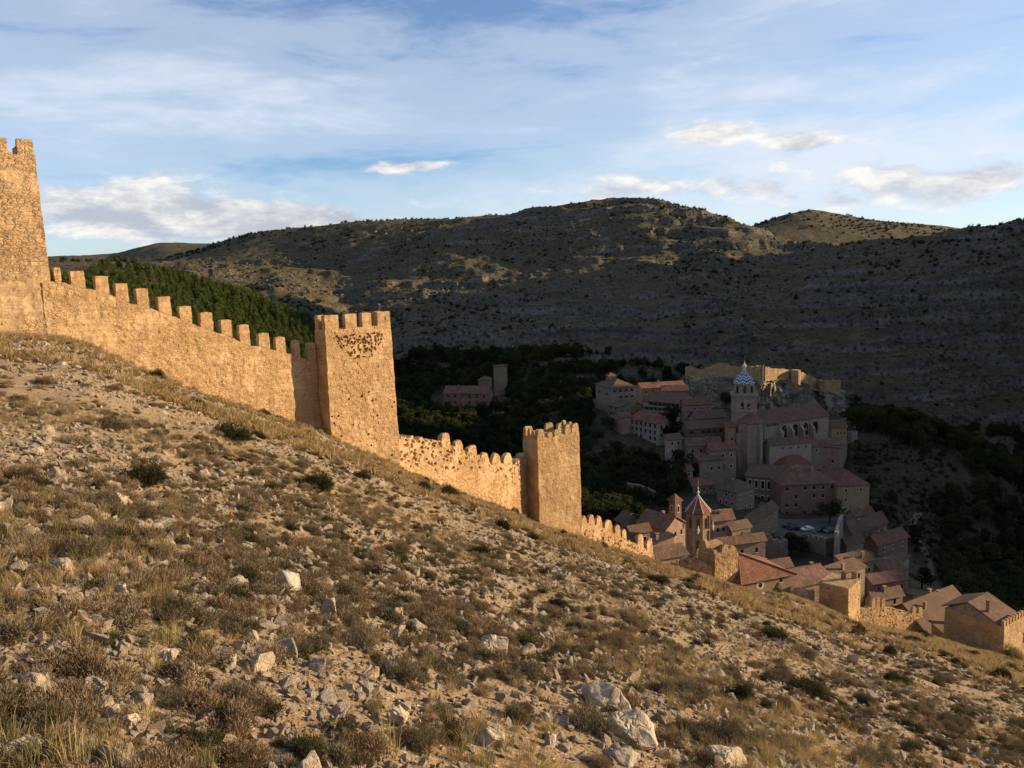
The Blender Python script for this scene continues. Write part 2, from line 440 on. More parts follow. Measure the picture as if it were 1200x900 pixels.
def ground_mat():
    t = NT('hillside_earth'); c = t.n('ShaderNodeNewGeometry').outputs['Position']
    far = t.attr('far'); steep = t.attr('steep'); gr = t.attr('grassy'); pav = t.attr('town')
    # near slope
    n1 = t.noise(c, .12, 5, .6); n2 = t.noise(c, 1.1, 5, .65); n3 = t.noise(c, 9, 4, .65); n4 = t.noise(c, 45, 3, .6)
    soil = t.ramp(n2, [(.28, (.15, .097, .045)), (.48, (.245, .165, .08)), (.7, (.35, .25, .135))])
    soil = t.mix(t.ramp(n1, [(.35, 0), (.65, .5)]), soil, (.33, .225, .125))
    gold = t.ramp(n3, [(.3, (.15, .10, .042)), (.7, (.36, .25, .115))])
    soil = t.mix(t.math('MULTIPLY', gr, t.ramp(n2, [(.2, .4), (.55, 1)])), soil, gold)
    w = t.vmath('ADD', c, t.vmath('SCALE', t.noise(c, 14, 3, out=1), .09))
    pe = t.vor(w, 22); pc = t.n('ShaderNodeSeparateColor', {0: t.vor(w, 22, out='Color')}).outputs
    pmask = t.math('MULTIPLY', t.ramp(pe, [(.3, 1), (.42, 0)]), t.ramp(pc[1], [(.5, 0), (.55, 1)]))
    pmask = t.math('MULTIPLY', pmask, t.ramp(t.noise(c, .7, 4), [(.36, 0), (.55, 1)]))
    pcol = t.ramp(pc[0], [(0, (.27, .215, .15)), (.6, (.42, .35, .26)), (1, (.52, .46, .37))])
    w2 = t.vmath('ADD', c, t.vmath('SCALE', t.noise(c, 30, 2, out=1), .03))
    qe = t.vor(w2, 55); qc = t.n('ShaderNodeSeparateColor', {0: t.vor(w2, 55, out='Color')}).outputs
    qm = t.math('MULTIPLY', t.ramp(qe, [(.32, 1), (.45, 0)]), t.ramp(qc[1], [(.38, 0), (.45, 1)]))
    qm = t.math('MULTIPLY', qm, t.ramp(t.noise(c, 1.9, 4), [(.38, 0), (.52, 1)]))
    soil = t.mix(qm, soil, t.ramp(qc[0], [(0, (.20, .155, .10)), (.5, (.38, .31, .22)), (1, (.50, .44, .34))]))
    near = t.mix(pmask, soil, pcol)
    near = t.mix(.5, near, t.ramp(n4, [(.3, (.55, .55, .55)), (.7, (1.2, 1.2, 1.2))]), 'MULTIPLY')
    # far hills: dry pasture, earth and banded grey rock
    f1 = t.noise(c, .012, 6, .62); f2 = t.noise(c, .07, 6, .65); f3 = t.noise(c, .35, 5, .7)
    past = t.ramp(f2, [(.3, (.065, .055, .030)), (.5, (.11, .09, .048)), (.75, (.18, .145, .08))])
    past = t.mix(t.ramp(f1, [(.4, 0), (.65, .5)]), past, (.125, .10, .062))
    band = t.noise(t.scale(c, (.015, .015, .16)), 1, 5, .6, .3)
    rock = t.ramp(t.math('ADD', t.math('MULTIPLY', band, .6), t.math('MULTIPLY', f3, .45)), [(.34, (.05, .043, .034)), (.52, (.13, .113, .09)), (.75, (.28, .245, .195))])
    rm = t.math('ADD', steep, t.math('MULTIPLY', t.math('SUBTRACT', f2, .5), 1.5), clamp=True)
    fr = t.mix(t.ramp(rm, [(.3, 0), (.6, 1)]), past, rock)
    sp = t.vor(t.vmath('ADD', c, t.vmath('SCALE', t.noise(c, .2, 3, out=1), 3.0)), .22)
    fr = t.mix(t.ramp(sp, [(.22, .85), (.38, 0)]), fr, (.042, .04, .022))
    sp2 = t.vor(c, .55)
    fr = t.mix(t.ramp(sp2, [(.2, .6), (.4, 0)]), fr, (.05, .046, .026))
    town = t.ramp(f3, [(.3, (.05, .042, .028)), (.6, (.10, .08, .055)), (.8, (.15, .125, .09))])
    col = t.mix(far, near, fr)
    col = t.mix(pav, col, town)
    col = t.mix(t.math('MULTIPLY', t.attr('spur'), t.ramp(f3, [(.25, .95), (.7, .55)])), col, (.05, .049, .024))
    h = t.math('ADD', t.math('MULTIPLY', n3, .5), t.math('MULTIPLY', pmask, .6)); h = t.math('ADD', h, t.math('MULTIPLY', n4, .2))
    b1 = t.bump(h, .8, .06)
    hf = t.math('ADD', t.math('MULTIPLY', f3, 1.3), t.math('MULTIPLY', f2, 1.4)); hf = t.math('ADD', hf, t.math('MULTIPLY', band, 1.2))
    b2 = t.bump(hf, t.math('MULTIPLY', far, .8), 3.0, b1)
    return t.out(col, .97, b2, .1)
M['ground'] = ground_mat()
# ------------------------------------------------------------------ terrain
PA, PB = -.37, -.245                         # the near slope falls to the right and away
def plane_z(x, y): return -1.6 + PA * x + PB * y

def P_(px, py, Y): return ('i', px, py, Y)
def Z_(px, Y, z): return ('z', px, Y, z)
def W_(az, r, z): return ('w', az, r, z)
def PL(az, r): return W_(az, r, plane_z(r * sin(rad(az)), r * cos(rad(az))))

CURVES = dict(
 A=[PL(-180, 70), PL(-120, 70), PL(-75, 65), P_(-60,385,54), P_(0,392,58), P_(70,397,62), P_(200,447,69), P_(345,497,75.5), P_(390,515,76),
    P_(465,547,81.5), P_(535,578,98), P_(605,604,113), P_(632,618,115), P_(683,633,118), P_(766,660,145), P_(835,682,149), P_(869,693,150),
    P_(930,701,154), P_(994,729,148), P_(1021,736,153), P_(1088,748,163), P_(1140,762,146), P_(1177,770,131), P_(1230,785,126),
    PL(50,125), PL(65,125), PL(90,125), PL(130,90)],
 B=[W_(-180,130,24), W_(-120,130,30), W_(-75,110,12), Z_(-60,85,-3), Z_(0,90,-6), Z_(100,95,-10), Z_(200,105,-16), Z_(300,112,-22), Z_(400,118,-30), Z_(500,130,-38), Z_(605,150,-49),
    Z_(700,160,-58), Z_(800,172,-68), Z_(869,178,-75), Z_(930,185,-84), Z_(1000,185,-85), Z_(1088,190,-86), Z_(1140,180,-83), Z_(1177,170,-83), Z_(1230,165,-85),
    W_(50,200,-88), W_(65,220,-80), W_(90,220,-70), W_(130,180,-20)],
 C=[W_(-180,220,30), W_(-120,220,38), W_(-75,200,16), Z_(-60,180,0), Z_(0,180,-2), Z_(100,190,-4), Z_(200,190,-10), Z_(300,190,-21), Z_(370,200,-36), Z_(430,240,-58), Z_(500,280,-72), Z_(605,290,-78),
    Z_(700,275,-78), Z_(800,262,-79), Z_(869,270,-83), Z_(930,272,-87), Z_(985,268,-87.5), Z_(1030,262,-93), Z_(1090,255,-101), Z_(1177,250,-105), Z_(1230,250,-107),
    W_(50,300,-95), W_(65,320,-85), W_(90,320,-75), W_(130,280,-30)],
 D=[W_(-180,340,30), W_(-120,340,40), W_(-75,320,24), P_(-60,299,305), P_(0,301,300), P_(100,306,285), P_(135,306,283), P_(200,322,272), P_(300,352,262), P_(365,384,255), Z_(430,350,-66),
    P_(500,477,400), P_(605,470,410), P_(700,478,365), P_(760,472,375), P_(800,476,385), P_(869,480,388), P_(930,484,390), P_(975,486,385),
    P_(1000,497,345), P_(1045,500,335), P_(1100,514,328), P_(1150,544,318), P_(1185,574,308), Z_(1230,330,-108),
    W_(50,420,-70), W_(65,420,-60), W_(90,420,-50), W_(130,380,-30)],
 E=[W_(-180,460,20), W_(-120,460,20), W_(-75,450,0), Z_(-60,420,-38), Z_(0,420,-40), Z_(100,430,-45), Z_(200,440,-55), Z_(300,440,-65), Z_(365,440,-70), Z_(430,450,-70), P_(500,450,460),
    P_(605,445,470), P_(700,462,460), Z_(800,450,-95), Z_(930,455,-105), Z_(1000,430,-108), Z_(1100,430,-112), Z_(1230,430,-114),
    W_(44,520,-60), W_(50,500,-40), W_(58,490,-25), W_(65,490,-25), W_(90,500,-30), W_(130,460,-20)],
 F=[W_(-180,650,20), W_(-120,650,20), W_(-75,650,10), Z_(-60,640,-18), Z_(0,640,-20), Z_(200,640,-15), P_(300,352,640), P_(365,376,620), P_(430,402,590), P_(500,402,580), P_(605,388,570),
    P_(740,388,560), P_(830,388,560), P_(930,400,560), P_(1000,410,550), P_(1100,420,545), P_(1200,430,540), P_(1260,430,540),
    W_(44,590,20), W_(48,585,10), W_(52,570,10), W_(58,560,0), W_(65,550,-8), W_(90,550,-14), W_(130,560,-10)],
 G=[W_(-180,850,30), W_(-120,850,30), W_(-75,880,20), Z_(-60,900,18), Z_(0,900,20), P_(200,309,900), P_(300,313,860), P_(400,318,830), P_(500,312,800), P_(605,305,780), P_(700,300,760),
    P_(800,305,740), P_(900,318,720), P_(1000,326,640), P_(1100,319,600), P_(1200,308,590), P_(1260,296,590),
    W_(44,690,84), W_(48,680,58), W_(52,640,40), W_(58,610,26), W_(65,590,10), W_(90,590,0), W_(130,700,0)],
 H=[W_(-180,1100,40), W_(-120,1100,40), W_(-75,1150,40), P_(-60,311,1200), P_(0,313,1200), P_(100,312,1150), P_(180,307,1120), P_(220,297,1100), P_(300,274,1060), P_(400,263,1020), P_(500,256,980),
    P_(605,248,940), P_(660,242,910), P_(730,236,900), P_(800,244,890), P_(850,254,880), P_(890,268,860), P_(940,288,800), P_(1000,290,740),
    P_(1060,286,700), P_(1100,280,680), P_(1150,271,660), P_(1185,266,650), P_(1230,258,650),
    W_(41,740,85), W_(44,760,105), W_(47,760,85), W_(50,730,58), W_(53,690,44), W_(57,660,32), W_(61,640,20), W_(70,640,8), W_(90,640,0), W_(130,900,10)],
 I=[W_(-180,1400,20), W_(-75,1450,20), Z_(0,1450,10), Z_(180,1420,14), Z_(250,1400,30), Z_(300,1350,50), Z_(400,1300,50), Z_(605,1200,55), Z_(730,1150,60), Z_(800,1100,50),
    Z_(890,1050,24), Z_(940,1020,12), Z_(1000,980,10), Z_(1100,920,10), Z_(1200,900,10), W_(44,980,60), W_(50,950,30), W_(60,900,10), W_(130,1200,0)],
 J=[W_(-180,1900,40), W_(-75,1900,40), P_(-60,304,1900), P_(0,303,1900), P_(60,301,1900), P_(130,298,1900), P_(165,290,1900), P_(195,285,1900), P_(245,286,1900), P_(300,299,1880), Z_(400,1850,50),
    Z_(605,1800,20), Z_(780,1500,50), P_(850,276,1400), P_(885,264,1360), P_(915,254,1350), P_(950,248,1350), P_(985,252,1355), P_(1020,258,1360), P_(1060,262,1380), P_(1100,266,1400), P_(1140,271,1400),
    P_(1200,281,1420), W_(44,1400,40), W_(60,1400,10), W_(130,1700,10)],
 K=[W_(-180,3500,-30), W_(-75,3500,-30), W_(0,3500,-40), W_(60,3500,-40), W_(130,3500,-30)],
 L=[W_(-180,12000,-60), W_(-75,12000,-60), W_(0,12000,-60), W_(60,12000,-60), W_(130,12000,-60)],
)

def _pchip_slopes(x, y):
    h = np.diff(x); d = np.diff(y) / h
    m = np.zeros_like(y)
    for i in range(1, len(x) - 1):
        if d[i-1] * d[i] > 0:
            w1 = 2 * h[i] + h[i-1]; w2 = h[i] + 2 * h[i-1]
            m[i] = (w1 + w2) / (w1 / d[i-1] + w2 / d[i])
    m[0] = d[0]; m[-1] = d[-1]
    return m

def pchip(x, y, q):
    x = np.asarray(x, float); y = np.asarray(y, float); m = _pchip_slopes(x, y)
    i = np.clip(np.searchsorted(x, q) - 1, 0, len(x) - 2)
    h = x[i+1] - x[i]; t = (q - x[i]) / h
    return (2*t**3-3*t**2+1)*y[i] + (t**3-2*t**2+t)*h*m[i] + (-2*t**3+3*t**2)*y[i+1] + (t**3-t**2)*h*m[i+1]

NAZ = 7200
AZT = np.linspace(-180, 180, NAZ + 1)
def _knots():
    Rk, Zk = [], []
    far = {}
    for nm, cv in CURVES.items():
        rows = []
        for c in cv:
            if c[0] == 'i': p = at(c[1], c[2], c[3])
            elif c[0] == 'z':
                p = at(c[1], 500, c[2]); p = np.array([p[0], p[1], c[3]])
            else:
                rows.append((c[1], c[2], c[3])); continue
            rows.append((math.degrees(atan2(p[0], p[1])), hypot(p[0], p[1]), p[2]))
        rows.sort()
        a0 = rows[0]
        if rows[0][0] > -180: rows.insert(0, (-180,) + rows[-1][1:])
        rows.append((180,) + rows[0][1:])
        a = np.array(rows)
        far[nm] = (pchip(a[:, 0], a[:, 1], AZT), pchip(a[:, 0], a[:, 2], AZT))
    rA, zA = far['A']
    sx, cy = np.sin(np.radians(AZT)), np.cos(np.radians(AZT))
    def near(r): return plane_z(r * sx, r * cy) + (zA - plane_z(rA * sx, rA * cy)) * (r / rA) ** 1.3
    for r in (np.zeros_like(rA), np.full_like(rA, 2), np.full_like(rA, 8), np.full_like(rA, 20), rA * .45, rA * .65, rA * .85):
        Rk.append(r); Zk.append(near(r))
    prev = Rk[-1]
    for nm in far:
        r, z = far[nm]
        r = np.maximum(r, prev * 1.04 + .5); prev = r
        Rk.append(r); Zk.append(z)
    return np.array(Rk), np.array(Zk)
RK, ZK = _knots()
NK = len(RK)
def _mk():
    h = np.diff(RK, axis=0); d = np.diff(ZK, axis=0) / h
    m = np.zeros_like(ZK)
    a, b = d[:-1], d[1:]
    ok = a * b > 0
    w1 = 2 * h[1:] + h[:-1]; w2 = h[1:] + 2 * h[:-1]
    with np.errstate(divide='ignore', invalid='ignore'):
        mm = (w1 + w2) / (w1 / a + w2 / b)
    m[1:-1] = np.where(ok, mm, 0)
    m[0] = d[0]; m[-1] = d[-1]
    return m
MK = _mk()
KA = 7                                        # index of curve A among the knots

def ground_raw(x, y):
    x = np.asarray(x, float); y = np.asarray(y, float)
    az = np.degrees(np.arctan2(x, y)); r = np.hypot(x, y)
    q = (az + 180) / 360 * NAZ
    i = np.clip(q.astype(int), 0, NAZ - 1); f = q - i
    z = np.zeros_like(r)
    kk = lambda T, k: T[k][i] * (1 - f) + T[k][i + 1] * f
    R = [kk(RK, k) for k in range(NK)]
    for k in range(NK - 1):
        m = (r >= R[k]) & (r < R[k + 1]) if k < NK - 2 else (r >= R[k])
        if not m.any(): continue
        fm = f[m]; im = i[m]
        g = lambda T, kk_: T[kk_][im] * (1 - fm) + T[kk_][im + 1] * fm
        h = R[k+1][m] - R[k][m]; t = (r[m] - R[k][m]) / h
        z[m] = (2*t**3-3*t**2+1)*g(ZK,k) + (t**3-2*t**2+t)*h*g(MK,k) + (-2*t**3+3*t**2)*g(ZK,k+1) + (t**3-t**2)*h*g(MK,k+1)
    return z, R[KA], r

RS = [-200, 120, 150, 183, 231, 238, 250, 275, 278.5, 292, 296, 335, 340, 362, 367, 373, 375, 380, 384, 430, 520, 640]
RH = [-70, -30, -10, 4, 4, 62, 98, 100, 31, 31, 104, 106, -4, -4, 60, 60, 22, 22, 100, 116, 114, 70]
def ground(x, y, parts=False):
    sh = np.shape(x)
    x = np.atleast_1d(np.asarray(x, float)).ravel(); y = np.atleast_1d(np.asarray(y, float)).ravel()
    z, rA, r = ground_raw(x, y)
    nearm = 1 - sstep(.95, 1.25, r / rA)
    z = z + nearm * sstep(1, 14, r) * (.28 * fbm2(x / 7, y / 7, 4) + .10 * fbm2(x / 1.6 + 50, y / 1.6, 3)) * (1 - .5 * sstep(.85, 1, r / rA))
    far = sstep(430, 540, r) * (1 - .65 * sstep(820, 1000, r)) * (1 - sstep(2500, 4000, r))
    sp = ridged2(x / 210 + 3, y / 210 + 8, 3) - .45
    terr = fbm2(x / 60, y / 60, 4)
    z = z + far * (11 * sp + 4.5 * terr + 1.8 * fbm2(x / 14, y / 14, 3))
    # rock ledges: the lower hill is cut into steps
    led = sstep(430, 500, r) * (1 - .55 * sstep(620, 740, r)) * (1 - sstep(860, 980, r))
    st = 13.0; w = z / st + .6 * fbm2(x / 90 + 4, y / 90, 3); fr = w - np.floor(w)
    z = z + led * st * 1.15 * np.clip(.55 + .9 * fbm2(x / 120 + 40, y / 120, 3), .1, 1) * (sstep(.32, .52, fr) - fr)
    kn = np.exp(-(((x - 148) / 45) ** 2 + ((y - 325) / 55) ** 2))          # the bare spur right of town
    z = z + kn * (2.2 * ridged2(x / 22, y / 22, 4) - 1.0)
    mid = (1 - nearm) * (1 - sstep(400, 460, r))
    # unseen crest on the right, shaped with notches to shade town and pass beams
    u_ = x * .985 + y * .174; s_ = -x * .174 + y * .985
    azd = np.degrees(np.arctan2(x, y))
    hs = np.interp(s_, RS, RH) + 2.0 * fbm2(x / 40, y / 40, 3)
    k_ = sstep(385, 445, u_) * (1 - sstep(760, 980, u_)) * sstep(36, 39, azd) * (azd < 125) * sstep(-260, -100, s_) * (1 - sstep(430, 560, s_))
    z = z * (1 - k_) + hs * k_
    # added mountain on the right, out of frame, put there to shade the gorge
    k2 = sstep(1120, 1330, u_) * (1 - sstep(1500, 1800, u_)) * sstep(425, 480, s_) * (1 - sstep(650, 780, s_)) * (azd < 120)
    z = z * (1 - k2) + (345 + 62 * fbm2(s_ / 48 + 3, s_ * 0 + .4, 4) + 5 * fbm2(x / 60, y / 60, 3)) * k2
    if parts: return z.reshape(sh), rA.reshape(sh), r.reshape(sh), nearm.reshape(sh)
    return z.reshape(sh)

def gz(x, y): return float(ground(np.array([x]), np.array([y]))[0])

def hit(px, py, r0=1.5, r1=400):
    """where the ray through a pixel first meets the ground"""
    d = ray(px, py); hd = hypot(d[0], d[1])
    rr = np.geomspace(r0, r1, 1500); t = rr / hd
    z = ground(d[0] * t, d[1] * t)
    b = np.nonzero(d[2] * t < z)[0]
    k = b[0] if len(b) else len(t) - 1
    lo, hi = t[max(k - 1, 0)], t[k]
    for _ in range(12):
        mid = .5 * (lo + hi)
        if d[2] * mid < gz(d[0] * mid, d[1] * mid): hi = mid
        else: lo = mid
    return d * hi

def grass_zone(x, y):
    r = np.hypot(x, y); g = fbm2(x / 13 + 5, y / 13, 4)
    k = sstep(.35, .8, x / np.maximum(y, 1) * .55 + .5 * sstep(30, 130, r) + .1) 
    return np.clip(k * 1.0 + g * .9 - .12, 0, 1)

def build_ground():
    az = np.concatenate([np.arange(-180, -60, 2.0), np.arange(-60, -36, .6), np.arange(-36, 37, .105), np.arange(37, 64, .25), np.arange(64, 180.1, 2.0)])
    az[-1] = 180
    def seg(a, b, p): return np.geomspace(a, b, int(math.log(b / a) / p), endpoint=False)
    rr = np.concatenate([[.05, .3], seg(.6, 15, .014), seg(15, 160, .008), seg(160, 430, .009), seg(430, 1000, .0036), seg(1000, 2200, .009), seg(2200, 12000, .07), [12000]])
    AZ, RR = np.meshgrid(np.radians(az), rr)
    x, y = RR * np.sin(AZ), RR * np.cos(AZ)
    z, rA, r, nearm = ground(x, y, True)
    nv, nu = x.shape
    V = np.stack([x, y, z], -1)
    i = np.arange(nv - 1)[:, None] * nu + np.arange(nu - 1)[None]
    q = np.stack([i, i + nu, i + nu + 1, i + 1], -1).reshape(-1, 4)[:, ::-1]
    me = np_mesh('ground', V.reshape(-1, 3), q, M['ground'], True)
    du = np.gradient(V, axis=1); dv = np.gradient(V, axis=0)
    n = np.cross(du, dv); n /= (np.linalg.norm(n, axis=-1, keepdims=True) + 1e-12)
    steep = sstep(.12, .38, 1 - np.abs(n[..., 2])) * sstep(420, 480, r)
    far = sstep(1.1, 1.6, r / rA)
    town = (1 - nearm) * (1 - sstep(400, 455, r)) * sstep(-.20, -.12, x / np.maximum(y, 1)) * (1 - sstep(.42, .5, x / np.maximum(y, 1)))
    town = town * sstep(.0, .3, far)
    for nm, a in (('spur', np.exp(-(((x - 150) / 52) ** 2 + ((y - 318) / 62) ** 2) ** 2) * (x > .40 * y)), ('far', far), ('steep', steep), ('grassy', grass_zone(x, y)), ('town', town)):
        at_ = me.attributes.new(nm, 'FLOAT', 'POINT'); at_.data.foreach_set('value', a.ravel().astype(np.float32))
    o = link('ground', me)
    props(o, 'dry stony hillside falling to the valley and rising as bare hills beyond', None, None, 'structure')
    return o
build_ground()
# ------------------------------------------------------------------ plants, stones and their scatter
def hull_mesh(name, mat, seed, n=16, flat=.7, sub=0, rough=.06):
    r = np.random.default_rng(seed)
    p = r.normal(size=(n, 3)); p /= np.linalg.norm(p, axis=1)[:, None]
    p *= np.array([.55, .42, .42 * flat]) * (1 + .25 * r.uniform(-1, 1, (n, 1)))
    bm = bmesh.new()
    for q in p: bm.verts.new(q)
    bmesh.ops.convex_hull(bm, input=bm.verts)
    bmesh.ops.dissolve_limit(bm, angle_limit=rad(14), verts=bm.verts, edges=bm.edges)
    if sub:
        bmesh.ops.bevel(bm, geom=list(bm.edges), offset=.035, segments=1, affect='EDGES', profile=.6)
        bmesh.ops.triangulate(bm, faces=bm.faces)
        bmesh.ops.subdivide_edges(bm, edges=bm.edges, cuts=sub, use_grid_fill=True)
        bm.verts.ensure_lookup_table()
        P = np.array([v.co for v in bm.verts])
        k = fbm3(P + seed * 3.7, 2.6, 4) * rough * 1.6 + np.abs(perlin3(P[:, 0] * 5 + seed, P[:, 1] * 5, P[:, 2] * 9)) * -rough * .8
        N = P / (np.linalg.norm(P, axis=1)[:, None] + 1e-6)
        for v, d, nn in zip(bm.verts, k, N): v.co += Vector(nn * d)
    me = bpy.data.meshes.new(name); bm.to_mesh(me); bm.free(); me.materials.append(mat)
    return me

def blades_mesh(name, mat, roots, tips, width, bend=None):
    """one slim bent leaf per root/tip pair"""
    n = len(roots); d = tips - roots
    side = np.cross(d, RNG.normal(size=(n, 3))); side /= (np.linalg.norm(side, axis=1)[:, None] + 1e-9)
    w = np.asarray(width).reshape(-1, 1) * np.ones((n, 1))
    mid = roots + d * .55 + (bend if bend is not None else 0)
    V = np.stack([roots - side * w * .5, roots + side * w * .5, mid + side * w * .42, mid - side * w * .42, tips], 1)
    i = np.arange(n)[:, None] * 5
    tri = np.concatenate([i + [0, 1, 2], i + [0, 2, 3], i + [3, 2, 4]], 0)
    return np_mesh(name, V.reshape(-1, 3), tri, mat)

def cushion(name, mat, seed, n=2600, h=.55, spike=.28, w=.02, lobes=5, droop=0.0):
    """a low bushy plant one metre across: sprigs leaving several uneven domes"""
    r = np.random.default_rng(seed)
    cs = np.concatenate([r.uniform(-.26, .26, (lobes, 2)), np.zeros((lobes, 1))], 1); cs[0] = 0
    rd = r.uniform(.18, .30, lobes); rd[0] = .33; hh = r.uniform(.6, 1.1, lobes) * h
    k = r.integers(0, lobes, n)
    u = r.normal(size=(n, 3)); u[:, 2] = np.abs(u[:, 2]) * .9 + .02; u /= np.linalg.norm(u, axis=1)[:, None]
    inner = r.uniform(.35, .95, (n, 1))
    root = cs[k] + u * inner * np.stack([rd[k], rd[k], hh[k]], 1)
    gap = fbm3(root + seed, 4.0, 2)
    keep = gap > -.32
    root, u = root[keep], u[keep]; m = len(root)
    dirs = u + r.normal(size=(m, 3)) * .45 + np.array([0, 0, .35 - droop]); dirs /= np.linalg.norm(dirs, axis=1)[:, None]
    tip = root + dirs * spike * r.uniform(.35, 1, (m, 1)) * .6
    tip[:, 2] = np.maximum(tip[:, 2], .0)
    return blades_mesh(name, mat, root, tip, w * r.uniform(.6, 1.3, m))

def tuft(name, mat, seed, n=46, h=.5, spread=.5, w=.012):
    r = np.random.default_rng(seed)
    a = r.uniform(0, 2 * pi, n); s = r.uniform(0, .12, n)
    root = np.stack([np.cos(a) * s, np.sin(a) * s, -.03 + 0 * a], 1)
    l = h * r.uniform(.45, 1, n); o = spread * r.uniform(.1, 1, n) * l
    tip = root + np.stack([np.cos(a + .4 * r.normal(size=n)) * o, np.sin(a + .4 * r.normal(size=n)) * o, l * r.uniform(.7, 1, n)], 1)
    bend = np.stack([-np.cos(a) * o * .18, -np.sin(a) * o * .18, l * .10], 1)
    return blades_mesh(name, mat, root, tip, w * r.uniform(.7, 1.2, n), bend)

def leaf_cloud(cs, rs, n, size, seed, hang=0.0):
    """roots and tips of leaf faces filling clumps (centres, radii)"""
    r = np.random.default_rng(seed)
    cs = np.asarray(cs, float); rs = np.asarray(rs, float)
    p = rs ** 2; k = r.choice(len(cs), n, p=p / p.sum())
    u = r.normal(size=(n, 3)); u /= np.linalg.norm(u, axis=1)[:, None]
    rad_ = r.uniform(.25, 1, (n, 1)) ** .5
    root = cs[k] + u * rad_ * rs[k][:, None] * np.array([1, 1, .8])
    d = u * .8 + r.normal(size=(n, 3)) * .6 + np.array([0, 0, .25 - hang]); d /= np.linalg.norm(d, axis=1)[:, None]
    return root, root + d * size * r.uniform(.5, 1.2, (n, 1))

def tree_parts(kind, seed):
    """(trunk builder, crown mesh) of a tree one unit high, base at the origin"""
    r = np.random.default_rng(seed); mb = MB()
    if kind == 'pine':
        mb.tube([(0, 0, -.06), (.01, 0, .4), (0, .01, .92)], [.028, .02, .005], 6)
        cs, rs = [], []
        for z in np.linspace(.22, .95, 7):
            R = .30 * (1.04 - z) ** .75 + .02
            for j in range(int(3 + 5 * R / .3)):
                a = r.uniform(0, 2 * pi); q = R * r.uniform(.35, 1)
                c = (q * cos(a), q * sin(a), z + r.uniform(-.05, .05)); cs.append(c); rs.append(.055 + .25 * R * r.uniform(.5, 1))
                if q > .12 and r.uniform() < .5: mb.tube([(0, 0, z - .03), c], [.008, .003], 4)
        a, b = leaf_cloud(cs, rs, 1500, .075, seed); w = .022
    elif kind == 'cypress':
        mb.tube([(0, 0, -.06), (0, 0, .85)], [.025, .006], 6)
        cs = [(r.uniform(-.03, .03), r.uniform(-.03, .03), z) for z in np.linspace(.12, .93, 12)]
        rs = [.10 * (1.1 - abs(z - .4)) * (1 if z < .85 else .6) for z in np.linspace(.12, .93, 12)]
        a, b = leaf_cloud(cs, rs, 1300, .07, seed); w = .024
    else:
        mb.tube([(0, 0, -.06), (.015, .01, .2), (.0, .0, .45)], [.04, .03, .018], 7)
        cs, rs = [], []
        for j in range(17):
            a = r.uniform(0, 2 * pi); z = r.uniform(.32, .88); R = .36 * sqrt(max(.05, 1 - ((z - .52) / .45) ** 2))
            q = R * r.uniform(.3, .95); c = (q * cos(a), q * sin(a), z); cs.append(c); rs.append(r.uniform(.09, .17))
            if j < 9: mb.tube([(0, 0, .22 + .015 * j), (c[0] * .5, c[1] * .5, z * .7 + .05), c], [.016, .01, .004], 5)
        a, b = leaf_cloud(cs, rs, 2000, .06, seed); w = .034
    return mb, a, b, w

def make_protos(kind, mat, n, seed0):
    """whole trees as single meshes for woods seen from far away"""
    out = []
    for k in range(n):
        mb, a, b, w = tree_parts(kind, seed0 + k)
        cm = blades_mesh('crown', mat, a, b, w)
        bm = bmesh.new(); bm.from_mesh(cm); nf = len(bm.faces)
        tm = mb.mesh('trunk', M['bark']); bm.from_mesh(tm); bm.faces.ensure_lookup_table()
        for f in bm.faces[nf:]: f.material_index = 1
        me = bpy.data.meshes.new(kind); bm.to_mesh(me); bm.free(); me.materials.append(mat); me.materials.append(M['bark'])
        out.append(me)
    return out

